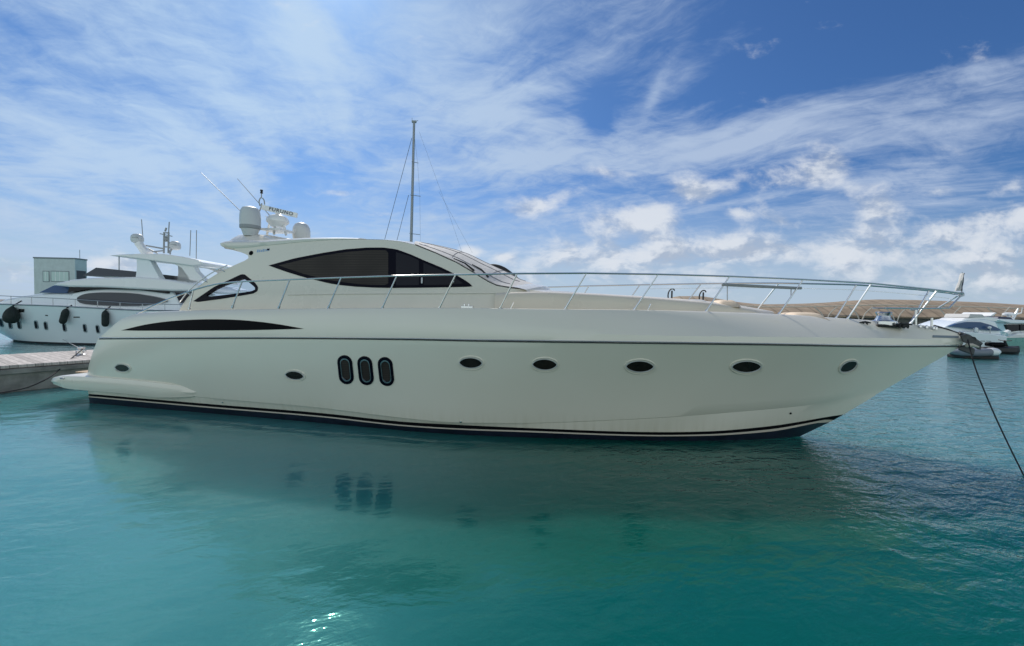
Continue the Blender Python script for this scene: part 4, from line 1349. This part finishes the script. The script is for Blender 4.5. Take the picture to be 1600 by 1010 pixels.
# ================================================================== white yacht beyond the pier
def prism(name, fr, outline, t0, t1, m_, parent, taper=0.0, bevel=.04, zref=None, smooth=False):
    """a solid whose side outline is seen on the plane t0 and that reaches back to t1; taper leans both sides in with height"""
    P = [fr.on_t(x, y, t0) for x, y in outline]
    zr = min(p[2] for p in P) if zref is None else zref
    N = [np.array([p[0], t0 - taper * (p[2] - zr), p[2]]) for p in P]
    B = [np.array([p[0], t1 + taper * (p[2] - zr), p[2]]) for p in P]
    fl = [(p[0], p[2]) for p in P]
    vs, tris = cdt(fl)
    mb = MB(); k = len(N)
    mb.v = [tuple(q) for q in N] + [tuple(q) for q in B]
    mb.f = [tuple(q) for q in tris] + [tuple(k + i for i in reversed(q)) for q in tris]
    for i in range(k): j = (i + 1) % k; mb.f.append((i, j, k + j, k + i))
    o = mb.build(name, m_, parent, smooth=False)
    if bevel:
        bmm = bmesh.new(); bmm.from_mesh(o.data)
        bmesh.ops.dissolve_limit(bmm, angle_limit=math.radians(2), verts=bmm.verts, edges=bmm.edges)
        bmm.to_mesh(o.data); bmm.free()
        b = o.modifiers.new('bevel', 'BEVEL'); b.width = bevel; b.segments = 3; b.limit_method = 'ANGLE'; b.angle_limit = math.radians(25)
        o.data.polygons.foreach_set('use_smooth', [True] * len(o.data.polygons)); o.data.set_sharp_from_angle(angle=math.radians(40))
    return o


def plate(name, fr, outline, t, m_, parent, thick=.03):
    return prism(name, fr, outline, t + thick / 2, t - thick / 2, m_, parent, bevel=0)


def white_yacht():
    a = G.on_z(22, 531.5); b = G.on_z(139, 539)
    a = np.array([a[0], -a[1]]); b = np.array([b[0], -b[1]])
    ang = math.radians(6.0)
    cl = a                                             # stem at the waterline; s grows towards the stern
    root = thing('motor_yacht', 'white flybridge yacht with dark hanging fenders beyond the pier', 'yacht', (cl[0], cl[1], 0), ang)
    fr = Frame(cl[0], cl[1], ang)
    Tw = curve_fn([(0, .03), (.6, .55), (1.5, 1.15), (3, 1.80), (5.5, 2.25), (9, 2.45), (18, 2.4)])
    Td = curve_fn([(-3.6, .05), (-3.2, .5), (-2, 1.25), (0, 1.95), (2, 2.35), (5, 2.65), (9, 2.75), (18, 2.65)])
    deck_px = [(-60, 474), (0, 475.3), (60, 477.2), (95, 478.5), (150, 481.5), (203, 484.5), (266, 485.5), (340, 486.5)]
    wl_px = [(22, 532.5), (60, 534), (139, 539.5)]
    zs = []
    for x, y in deck_px:
        p = fr.on_T(x, y, lambda s, z: Td(s)); zs.append((p[0], p[2]))
    zf = lambda s: float(np.interp(s, [q[0] for q in zs], [q[1] for q in zs]))
    rows = []; wl = []; navy = []
    for q in np.linspace(0, 1, 50):
        sw = 17.2 * q; sd = -3.6 + 20.8 * q
        w = np.array([sw, max(.02, Tw(sw)) if q > 0 else .02, 0]); dk = np.array([sd, Td(sd), zf(sd)])
        r = []
        for k in np.linspace(0, 1, 9):
            p = w * (1 - k) + dk * k
            p[1] = w[1] + (dk[1] - w[1]) * (k ** (1.0 + 1.2 * max(0, .5 - q)))
            r.append(p)
        z1 = r[0] * .91 + r[1] * .09
        rows.append([r[0] * .62 + r[1] * .38] + r[1:] + [np.array([dk[0], max(0, dk[1] - .12), dk[2] + .01]), np.array([dk[0], 0, dk[2] + .05])])
        wl.append([r[0] * .86 + r[1] * .14, r[0] * .62 + r[1] * .38]); navy.append([w + np.array([0, -.1, -.3]), w, r[0] * .86 + r[1] * .14])
    m_ = MB().grid(rows).mirror(); m_.grid([rows[-1], [(p[0], 0, p[2]) for p in rows[-1]]]); m_.grid([[(p[0], -p[1], p[2]) for p in rows[-1]], [(p[0], 0, p[2]) for p in rows[-1]]])
    m_.build('hull', M['white_blue'], root, sharp=40)
    MB().grid(wl).mirror().build('boot_stripe', M['navy'], root)
    MB().grid(navy).mirror().build('waterline_band', M['black_matt'], root)
    # sheer moulding
    pr = [np.array([s, Td(s) + .01, zf(s)]) for s in np.linspace(-3.4, 16.8, 40)]
    MB().tube(pr, .035, 6).build('sheer_strake', M['steel_dull'], root)
    rl = [np.array([s, Td(s) - .06, zf(s) + .45 - .012 * max(0, s) * 1.0]) for s in np.linspace(-3.2, 11, 40)]
    rm = MB().tube(rl, .02, 6)
    for i in range(0, 40, 3): rm.tube([rl[i], rl[i] - np.array([0, 0, .45])], .015, 5)
    rm.build('guard_rail', M['steel_dull'], root)
    # trunk and saloon
    th = 1.95
    prism('trunk', fr, [(-10, 475), (2, 468), (9.5, 466.2), (30, 462), (54, 458.8), (80, 457.5), (120, 458), (160, 461), (160, 484), (90, 481), (30, 478.5)], th, -th, M['white_blue'], root, .25, .12)
    prism('saloon', fr, [(100, 472), (108, 457.5), (135, 452.5), (170, 449.5), (215, 450.5), (262, 455), (274, 462), (284, 486), (250, 489), (140, 484), (104, 482)], th + .12, -th - .12, M['white_blue'], root, .18, .08)
    prism('windscreen', fr, [(60, 457.5), (79, 446), (108, 445), (104, 458.5)], th - .1, -th + .1, M['glass_blue'], root, .35, .03)
    prism('upper_window', fr, [(106, 457.5), (108, 448.5), (158, 448.8), (263, 456), (262, 459), (215, 453), (160, 451.5), (130, 453)], th + .06, -th - .06, M['glass_dark'], root, .0, .0)
    prism('flybridge', fr, [(79, 445.5), (92, 441), (108, 437.5), (135, 434.5), (171, 433), (212, 432.5), (250, 435.5), (304, 444), (322, 449), (318, 455), (270, 455), (205, 452), (158, 449.3), (106, 448.5)], th + .3, -th - .3, M['white'], root, .10, .10)
    plate('saloon_window', fr, [tuple(q) for q in smooth_closed([(119, 466.5), (124, 462.5), (133, 459), (147, 457.6), (165, 457), (206, 458), (241, 463.5), (258, 468), (262, 471), (240, 474.5), (222, 478.2), (180, 478), (158, 477.3), (127, 475), (121, 471)], 60, 1)], th + .02, M['glass_grey'], root, .26)
    plate('aft_window', fr, [(273, 457), (299, 459), (288, 470), (281, 474)], th - .05, M['glass_dark'], root, .3)
    prism('flybridge_screen', fr, [(129, 431), (147, 418), (212, 424.5), (212, 433)], th - .3, -th + .3, M['glass_grey'], root, .25, .0)
    # radar arch: legs, hardtop
    for t0, t1 in ((1.75, 1.35), (-1.35, -1.75)):
        dz = 0
        ol = [(212, 434), (214, 418), (213, 398), (226, 397.5), (235, 409), (250, 436)]
        P_ = [fr.on_t(x, y, 1.75) for x, y in ol]
        mb = MB(); k = len(P_)
        mb.v = [(p[0], t0, p[2]) for p in P_] + [(p[0], t1, p[2]) for p in P_]; mb.f = [tuple(range(k)), tuple(reversed(range(k, 2 * k)))] + [(i, (i + 1) % k, k + (i + 1) % k, k + i) for i in range(k)]
        mb.build('arch_leg', M['white_blue'], root, smooth=False)
        ol = [(253, 408), (272, 413), (283, 418), (293, 431), (297, 438), (322, 440), (306, 424), (301, 413)]
        P_ = [fr.on_t(x, y, 1.75) for x, y in ol]
        mb = MB(); k = len(P_)
        mb.v = [(p[0], t0, p[2]) for p in P_] + [(p[0], t1, p[2]) for p in P_]; mb.f = [tuple(range(k)), tuple(reversed(range(k, 2 * k)))] + [(i, (i + 1) % k, k + (i + 1) % k, k + i) for i in range(k)]
        mb.build('aft_leg', M['white'], root, smooth=False)
    prism('hardtop', fr, [(168, 399.2), (185, 397.5), (222, 396), (253, 396.5), (285, 401), (308, 406), (316.5, 410.5), (312, 414.5), (300, 415.5), (275, 412), (253, 409.5), (225, 405.5), (195, 401.8)], 1.9, -1.9, M['white'], root, .12, .05)
    mp = MB().tube([fr.on_t(186, 399, 1.5), fr.on_t(186, 422, 1.5)], .03, 6); mp.build('hardtop_post', M['steel_dull'], root)
    # domes, dome arm, light mast
    ar = MB().tube([fr.on_t(217, 380, .6), fr.on_t(223, 389, .6), fr.on_t(231, 398, .6)], [.22, .2, .28], 8).build('dome_arm', M['white'], root)
    for x, y, r_, t in ((214.5, 373, 10.8, .6), (273.5, 384, 9.6, .0)):
        c = fr.on_t(x, y, t); R_ = rad(fr, c, r_)
        MB().lathe(c - np.array([0, 0, R_ * .9]), [(R_ * .55, 0), (R_ * .85, R_ * .15), (R_, R_ * .5), (R_, R_ * 1.05), (R_ * .9, R_ * 1.45), (R_ * .6, R_ * 1.75), (0, R_ * 1.88)], 20).build('satellite_dome', M['dome'], root)
        MB().box(c + np.array([R_ * .3, R_ * .88, R_ * .05]), (R_ * 1.0, R_ * .25, R_ * .12)).build('dome_band', M['dome_grey'], root)
    P2 = lambda x, y: fr.on_t(x, y, .2)
    ms = MB().tube([P2(256, 396), P2(256.5, 363)], .05, 6).tube([P2(263, 396), P2(263.5, 363)], .05, 6)
    for y in (364, 370, 377, 386): ms.tube([P2(256, y), P2(263.5, y + .3)], .04, 6)
    ms.tube([P2(250, 365.5), P2(269, 369.5)], .03, 6).tube([P2(263.5, 363), P2(264.5, 347)], .03, 6).tube([P2(258, 362), P2(260, 356)], .05, 6)
    ms.tube([P2(228, 384), P2(256, 389)], .05, 6).tube([P2(235, 394), P2(256, 392)], .04, 6).tube([P2(232, 389), P2(246, 396)], .04, 6).tube([P2(264, 396), P2(268, 390)], .05, 6).tube([P2(266, 392), P2(266, 398)], .04, 6)
    ms.ball(P2(260, 373.5), .11)
    ms.build('light_mast', M['dome_grey'], root)
    for x0, y0, x1, y1 in ((223, 370, 221, 343), (296.5, 400, 298, 360), (306.5, 405, 307, 360)):
        MB().tube([P2(x0, y0), P2(x1, y1)], .022, 5).build('whip_aerial', M['mast'], root)
    # oblong portholes
    bv_rows = rows
    ms_ = MB().grid(rows); bv = BVHTree.FromPolygons([(v[0], -v[1], v[2]) for v in ms_.v], ms_.f)
    hw = lambda px, py: fr.on_bvh(px, py, bv) or (fr.on_T(px, py, lambda s, z: Td(s) - .3), np.array([0, 1.0, 0]))
    for x, y in ((2.5, 504), (16.5, 507), (30.5, 507.5), (57, 507.5), (72, 509), (101, 511.5), (133, 512.8), (153, 514.5)):
        st_ = stadium(x, y, 2.4, 6.4, .16, 6)
        fo = ring_loft(st_, hw, [(1.06, -.01), (1.06, .03), (.86, .03)], False).build('porthole', M['steel_dull'], root)
        ring_loft(st_, hw, [(.86, .02), (.4, .02)], True).build('glass', M['glass_dark'], fo)
    # small hull fittings and scuppers
    for x, y, w, h in ((34, 485.5, 4.5, 2.6), (120, 495.8, 4.6, .8), (73, 493, 1.8, .7)):
        shell([(x - w, y - h), (x + w, y - h), (x + w, y + h), (x - w, y + h)], hw, .05, shift=.02).build('fairlead' if w < 4.55 and h > 2 else 'scupper', M['steel'] if h > 2 else M['black_matt'], root)
    # fenders hang from the rail: things of their own
    grp = 'dark covered fenders hung along the white yacht'
    def fender(px, py, rx, ry, tip_py, label, kind, lean=0.0):
        h0 = hw(px, py)[0]; r = rad(fr, h0, rx)
        tz = fr.on_t(px, py - ry, h0[1] + r)[2]; bz = fr.on_t(px, py + ry, h0[1] + r)[2]; hh_ = tz - bz
        q0 = fr.on_t(px, py, h0[1] + r + .03); loc = fr.o + fr.u * (q0[0] - lean * hh_ * .5) + fr.v * q0[1]
        base = thing('fender', label, 'fender', (loc[0], loc[1], bz), fr.ang, grp)
        prof = [(0, 0), (r * .55, hh_ * .03), (r * .92, hh_ * .16), (r, hh_ * .38), (r * .94, hh_ * .58), (r * .66, hh_ * .80), (r * .3, hh_ * .94), (r * .16, hh_)] if kind == 'ball' else \
               [(0, 0), (r * .5, hh_ * .02), (r * .88, hh_ * .10), (r, hh_ * .2), (r, hh_ * .72), (r * .85, hh_ * .86), (r * .4, hh_ * .97), (r * .2, hh_)]
        ax = (lean, 0, 1)
        MB().lathe((0, 0, 0), prof, 18, ax).build('cover', M['fender'], base)
        p1 = np.array([lean * hh_, 0, hh_]); p2 = np.array([lean * hh_ + .08, -r - .05, fr.on_t(px, tip_py, h0[1])[2] - bz])
        MB().tube([p1, p2], .03, 6).build('lanyard', M['rope_black'], base)
    fender(18, 492, 14.2, 13.5, 470, 'big round dark fender at the bow of the white yacht', 'ball', .12)
    fender(100.5, 494, 6.6, 12.5, 477, 'leaning dark cylinder fender in the middle of the white yacht side', 'cyl', .26)
    fender(164.5, 498, 6.2, 13, 479, 'upright dark cylinder fender nearest the cream yacht stern', 'cyl', .02)
    return root


white_yacht()


# ================================================================== control building and breakwater
def breakwater():
    rows = []
    random.seed(11)
    for i in range(60):
        x = -330 + i * 6.0
        h = .5 + random.random() * .6
        rows.append([(x, 200 - 10, -.5), (x, 200 - 5 + random.random() * 2, h * .7), (x, 200, h + .9), (x, 206, h + .9), (x, 214, -.5)])
    o = MB(); o.grid([[(p[0], -p[1], p[2]) for p in r] for r in rows])
    ob = o.build('breakwater', M['quay']); ob['kind'] = 'structure'
    MB_ = MB().box((-50, -72, .55), (44, 14, 1.9)); q = MB_.build('quay_wall', M['quay']); q['kind'] = 'structure'


breakwater()


def tower():
    D = 150.0; k_ = D / 62.0
    P = lambda x, y: np.array(wpt(x, y, D))
    bl = P(52, 460); tl = P(52.5, 403); tr = P(117, 407)
    w = tr[0] - tl[0]; ztop = tl[2]
    root = thing('control_building', 'boxy grey harbour building with a wide window behind the white yacht', 'building', (tl[0], D, 0))
    dp = 4.2
    MB().box((w / 2, -dp / 2, ztop / 2 + .3), (w, dp, ztop - .6)).build('wall', M['wall_grey'], root, bevel=.05)
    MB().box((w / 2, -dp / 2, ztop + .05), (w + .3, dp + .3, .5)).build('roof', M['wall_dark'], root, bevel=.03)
    # window in the front wall and on the right-hand face
    def local(x, y): p = P(x, y); return p[0] - tl[0], p[2]
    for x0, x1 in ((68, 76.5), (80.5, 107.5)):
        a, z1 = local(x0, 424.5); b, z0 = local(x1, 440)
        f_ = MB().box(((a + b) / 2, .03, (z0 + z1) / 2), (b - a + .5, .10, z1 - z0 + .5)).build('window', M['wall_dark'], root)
        MB().box(((a + b) / 2, .07, (z0 + z1) / 2), (b - a, .06, z1 - z0)).build('pane', mat('sky_toned_glazing', (.50, .62, .58), .15), f_)  # sky showing in the glass is painted as a pale base colour
        nb = 2 if x1 < 80 else 4
        mm = MB()
        for k in range(1, nb): mm.box((a + (b - a) * k / nb, .12, (z0 + z1) / 2), (.16, .05, z1 - z0))
        mm.build('mullion', M['white'], f_)
    z1 = local(120, 423)[1]; z0 = local(120, 436)[1]
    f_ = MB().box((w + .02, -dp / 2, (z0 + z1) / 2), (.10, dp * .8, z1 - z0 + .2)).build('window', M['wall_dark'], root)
    MB().box((w + .07, -dp / 2, (z0 + z1) / 2), (.05, dp * .74, z1 - z0)).build('pane', M['glass_grey'], f_)
    MB().tube([(w * .98, -2, ztop), (w * .98, -2, ztop + 3.6)], .09, 6).build('aerial', M['mast'], root)


tower()


# ================================================================== sailing yacht whose mast shows over the cabin roof
def sailing_yacht():
    D = 26.0
    P = lambda x, y, d=D: np.array(wpt(x, y, d))
    base = P(638, 500)
    root = thing('sailing_yacht', 'tall grey sailing mast with wire stays rising behind the cabin roof', 'sailing yacht', (base[0], D, 0), 0.0)
    L = lambda x, y, dd=0.0: (lambda p: np.array([p[0] - base[0], -(p[1] - D), p[2]]))(P(x, y, D + dd))
    foot = L(639, 520); head = L(647, 192)
    n = 14
    MB().tube([foot + (head - foot) * k for k in np.linspace(0, 1, n)], list(np.linspace(.11, .075, n)), 10).build('mast', M['mast'], root)
    MB().box(head + np.array([0, 0, .06]), (.28, .16, .10)).tube([head + np.array([.1, 0, .1]), head + np.array([.26, 0, .14])], .02).tube([head + np.array([-.12, 0, .1]), head + np.array([-.14, 0, .3])], .012).build('masthead', M['dome_grey'], root)
    for x, y in ((643.5, 253), (641, 305), (640, 365)):
        MB().tube([L(x, y), L(x + (10 if y < 300 else 16), y + 2, -.6)], .022, 6).build('spreader', M['mast'], root)
    st_ = [((643.5, 216), (590, 416)), ((638.5, 305), (615, 396)), ((646, 200), (652.5, 255)), ((652.5, 255), (656, 307)), ((656, 307), (657, 400)), ((655, 206), (700, 330)), ((700, 330), (722, 395)), ((686, 300), (738, 395))]
    for i, (a, b) in enumerate(st_):
        MB().tube([L(*a), L(*b)], .016 if i < 2 else .0055, 5).build('stay', M['wire'], root)
    # hull and coachroof
    rows = []
    for k in np.linspace(0, 1, 24):
        s = -5 + 10.5 * k; T = 1.6 * (math.sin(math.pi * (.12 + .88 * k) ** .8) ** .7 if k < 1 else 0)
        zt = 1.0 + .25 * (k - .4) ** 2
        rows.append([(s, 0, -.3), (s - .2 * k, T * .7, -.1), (s, T * .95, .4), (s, T, zt), (s, T * .9, zt + .02), (s, 0, zt + .08)])
    m_ = MB().grid(rows); m_.mirror(); m_.poly([rows[0][i] for i in range(6)]); m_.poly([(q[0], -q[1], q[2]) for q in rows[0]])
    m_.build('hull', M['white'], root)
    MB().box((.2, 0, 1.25), (4.4, 1.8, .42)).build('coachroof', M['white'], root, bevel=.12)


sailing_yacht()


# ================================================================== far side of the basin: membrane hall, quay and boats
def hall():
    D = 75.0
    P = lambda x, y, d=D: np.array(wpt(x, y, d))
    top = [(1020, 473), (1042, 467), (1062, 463), (1090, 463), (1125, 467.5), (1160, 473), (1195, 475.6), (1240, 475), (1290, 473), (1330, 470), (1375, 468.2), (1420, 468.8), (1480, 470.6), (1540, 473), (1600, 476.5), (1720, 482)]
    xs = np.linspace(1020, 1760, 90)
    o = P(1020, 500)
    root = thing('boat_hall', 'long low boat hall with a brown wavy membrane roof across the basin', 'building', (o[0], D, 0))
    loc = lambda p: np.array([p[0] - o[0], -(p[1] - D), p[2]])
    tops = pchip([q[0] for q in top], [q[1] for q in top], np.minimum(xs, 1720))
    rows = []; cream = []; edge = []
    for x, y in zip(xs, tops):
        a = loc(P(x, y, D + 7)); ye = 494 + (x - 1300) * .012; b = loc(P(x, ye, D - 4))
        r = []
        for k in np.linspace(0, 1, 8):
            p = a * (1 - k) + b * k; p[2] += .45 * math.sin(math.pi * k); r.append(p)
        back = a.copy(); back[1] -= 12; back[2] -= 2.6
        rows.append([back] + r + [b + np.array([0, -.1, -.25])])
        cream.append(loc(P(x, (y * .52 + ye * .48) - 1.0, D - 1.9)))
        edge.append(b)
    MB().grid(rows).build('membrane_roof', M['membrane'], root, sharp=60)
    MB().tube([c + np.array([0, .15, .35]) for c in cream], .11, 5).build('ridge_tube', M['cream'], root)
    x0 = rows[0][0][0]; x1 = rows[-1][0][0]
    zt = rows[0][-1][2] + .1
    MB().box(((x0 + x1) / 2, -2.0, .9 + zt / 2 - .3), (x1 - x0, .4, zt + 1.0)).build('wall', M['wall_grey'], root)
    for x in (1345, 1400, 1483, 1560, 1290, 1640):
        f_ = loc(P(x, 500, D - 5)); f_[2] = 1.2
        for dx_ in (-20, 20):
            e = loc(P(x + dx_ * .9, 479 + abs(dx_) * .05, D - 3.4))
            mid = (f_ + e) / 2 + np.array([.25 if dx_ > 0 else -.25, 0, -.35]) * -1
            MB().tube(spline([f_, mid, e], 8), .10, 5).build('strut', M['cream'], root)
    q = MB().box((o[0] + 60, -(D + 10), .35), (170, 34, 1.5)).build('quay', M['quay']); q['kind'] = 'structure'


hall()


def far_boats():
    # blue-windowed cruiser behind the bow
    D = 33.0
    p = wpt(1560, 548, D)
    root = thing('motor_cruiser', 'small white cruiser with a long blue side window right of the bow', 'motor cruiser', (p[0], D, 0), 0.0)
    fr = Frame(p[0], D, 0.0)
    wl = 545
    prism('hull', fr, [(1415, 516), (1450, 515.5), (1490, 517), (1545, 521), (1572, 525), (1572, 545), (1560, 552), (1470, 549), (1440, 536)], 0.0, -3.2, M['white_blue'], root, -.08, .10)
    prism('cabin', fr, [(1470, 517), (1483, 509), (1500, 503), (1515, 500), (1545, 499), (1560, 503), (1566, 524), (1540, 522)], -.25, -2.95, M['white_blue'], root, .15, .08)
    plate('side_window', fr, [(1484, 510), (1496, 505.8), (1512, 503.2), (1532, 503.6), (1548, 508), (1560, 513), (1566, 517), (1555, 517), (1530, 515), (1505, 512.5)], -.22, M['glass_blue'], root, .22)
    prism('flybridge', fr, [(1503, 501), (1510, 497.5), (1528, 495.5), (1548, 495), (1562, 498), (1558, 503), (1530, 502)], -.6, -2.6, M['white'], root, .15, .08)
    prism('flybridge_screen', fr, [(1514, 496.5), (1517, 490.8), (1536, 491.5), (1540, 496)], -.6, -2.6, M['cloth'], root, .1, .04)
    prism('folded_awning', fr, [(1548, 494), (1556, 488.4), (1558, 489.4), (1551, 494.6)], -.4, -2.8, M['white'], root, 0, .04)
    P = lambda x, y, t=-.2: fr.on_t(x, y, t)
    rm = MB().tube([P(1495, 521, -.05), P(1530, 521.5, -.05), P(1558, 523, -.05)], .03, 6)
    for x in (1521, 1528, 1547): rm.tube([P(x, 513, -.05), P(x, 528, -.05)], .03, 6)
    rm.build('guard_rail', M['steel_dull'], root)
    MB().box(P(1525, 516, .15), (.24, .2, .45)).build('rail_fender', M['white'], root, bevel=.1)
    MB().box(P(1546, 512, .1), (.28, .2, .22)).build('life_ring_case', M['white'], root, bevel=.1)
    # dark hull openings
    for x0, x1 in ((1532, 1539), (1540.5, 1549)):
        plate('hull_vent', fr, [(x0, 529.5), (x1, 529.8), (x1, 534), (x0, 533.5)], .02, M['black'], root, .12)

    # second boat, cut by the frame
    D2 = 36.0
    p = wpt(1640, 549, D2)
    root2 = thing('motor_cruiser', 'flybridge cruiser with a green tinged hull at the right edge', 'motor cruiser', (p[0], D2, 0), 0.0)
    f2 = Frame(p[0], D2, 0.0)
    prism('hull', f2, [(1563, 528), (1600, 526.5), (1700, 524), (1790, 520), (1770, 549), (1590, 548), (1572, 546)], 0.0, -3.8, mat('sea_green_hull_paint', (.12, .36, .32), .3, coat=.3, vary=.06), root, -.05, .12)  # white hull; the green reflected from the water is painted into its colour
    plate('rubbing_strake', f2, [(1562, 526.5), (1700, 523), (1700, 525), (1562, 528.6)], .06, M['white'], root2 if False else root2, .1)
    prism('cabin', f2, [(1572, 526), (1572, 505.5), (1580, 503.5), (1700, 504), (1720, 524)], -.5, -3.3, M['white_blue'], root2, .05, .08)
    prism('flybridge', f2, [(1559, 500), (1562, 498.5), (1610, 501.2), (1720, 503), (1718, 506.5), (1580, 505.5)], -.2, -3.6, M['white_blue'], root2, .05, .06)
    plate('saloon_window', f2, [(1572, 507.5), (1592, 507), (1592, 517), (1577, 519)], -.47, M['glass_dark'], root2, .2)
    plate('saloon_window', f2, [(1594.5, 507), (1640, 507), (1640, 517), (1594.5, 517)], -.47, M['glass_dark'], root2, .2)
    prism('dinghy_cover', f2, [(1559, 499.5), (1563, 494.8), (1580, 496), (1588, 501.5)], -.8, -2.8, M['ink'], root2, .1, .08)
    prism('foredeck', f2, [(1580, 526), (1592, 520.5), (1640, 518.5), (1700, 520), (1700, 526)], -.1, -3.5, M['white'], root2, .05, .1)
    P2 = lambda x, y, t=-1.5: f2.on_t(x, y, t)
    MB().lathe(P2(1576, 493.5), [(.3, 0), (.42, .05), (.42, .2), (.2, .3), (0, .3)], 14).tube([P2(1576, 500), P2(1576, 493)], .12).build('radar', M['white'], root2)
    m_ = MB().tube([P2(1582, 499), P2(1588, 489), P2(1591, 482)], [.12, .1, .04], 6).tube([P2(1596, 489), P2(1597.5, 481)], .03, 5).tube([P2(1584, 493), P2(1596, 489)], .05, 5)
    m_.build('radar_arch', M['white'], root2)
    for o in list(COL.objects):
        pass
    # the green hull belongs to the second boat
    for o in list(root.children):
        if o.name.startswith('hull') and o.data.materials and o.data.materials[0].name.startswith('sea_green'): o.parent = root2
    MB().tube([P2(1570, 522, .3), P2(1574, 519.5, .3), P2(1576, 517, .3)], [.25, .22, .16], 8).build('stern_light_post', M['white'], root2)

    # moored inflatable tender in front of both
    D3 = 25.0
    c = wpt(1525, 556, D3)
    rt = thing('inflatable_tender', 'grey inflatable tender with a white tube end floating beyond the bow', 'dinghy', (c[0], D3, 0), 0.0)
    f3 = Frame(c[0], D3, 0.0)
    tb = MB()
    pa = [f3.on_t(x, y, t) for x, y, t in ((1546, 550.5, .55), (1520, 551, .6), (1502, 550, .4), (1489, 548, 0), (1500, 549, -.5), (1520, 549.5, -.6), (1546, 549.5, -.55))]
    for q in pa: q[2] = max(q[2], .24)
    tb.tube(spline(pa, 30), .24, 12); tb.build('tube', M['tube_grey'], rt)
    for t in (.55, -.55):
        e = f3.on_t(1546, 550, t); e[2] = max(e[2], .25)
        MB().lathe(e, [(.25, -.02), (.25, .25), (.21, .45), (.1, .62), (0, .66)], 14, (1, 0, .02)).build('tube_end', M['white'], rt)
    MB().box((f3.on_t(1520, 553, 0)[0], 0, .10), (2.2, 1.0, .22)).build('floor', M['black_matt'], rt, bevel=.05)
    MB().box((f3.on_t(1538, 550, 0)[0], 0, .42), (.30, .34, .55)).build('engine_cowl', M['black_matt'], rt, bevel=.08)
    MB().box((f3.on_t(1526, 550, 0)[0], 0, .45), (.28, .9, .10)).build('thwart', M['black_matt'], rt, bevel=.03)
    # dark jet ski tied up between tender and cruiser
    D4 = 29.0
    c = wpt(1562, 546, D4)
    jk = thing('jet_ski', 'dark jet ski moored right of the grey tender', 'jet ski', (c[0], D4, 0), 0.0)
    rows = []
    for k in np.linspace(0, 1, 16):
        s = -1.4 + 2.8 * k; w = .55 * math.sin(math.pi * (.2 + .8 * k)) ** .5 if k < 1 else .02
        rows.append([(s, w * .5, -.1), (s, w, .18), (s, w * .9, .38 + .1 * k), (s, 0, .46 + .12 * k), (s, -w * .9, .38 + .1 * k), (s, -w, .18), (s, -w * .5, -.1)])
    m_ = MB().grid(rows); m_.poly(rows[0][::-1]); m_.build('hull', M['black_matt'], jk)
    MB().box((-.35, 0, .66), (1.2, .42, .30)).build('saddle', M['black'], jk, bevel=.1)
    MB().tube([(.35, -.4, .98), (.3, 0, .92), (.35, .4, .98)], .03, 6).tube([(.55, 0, .5), (.3, 0, .95)], .07, 6).build('handlebar', M['black_matt'], jk)


far_boats()
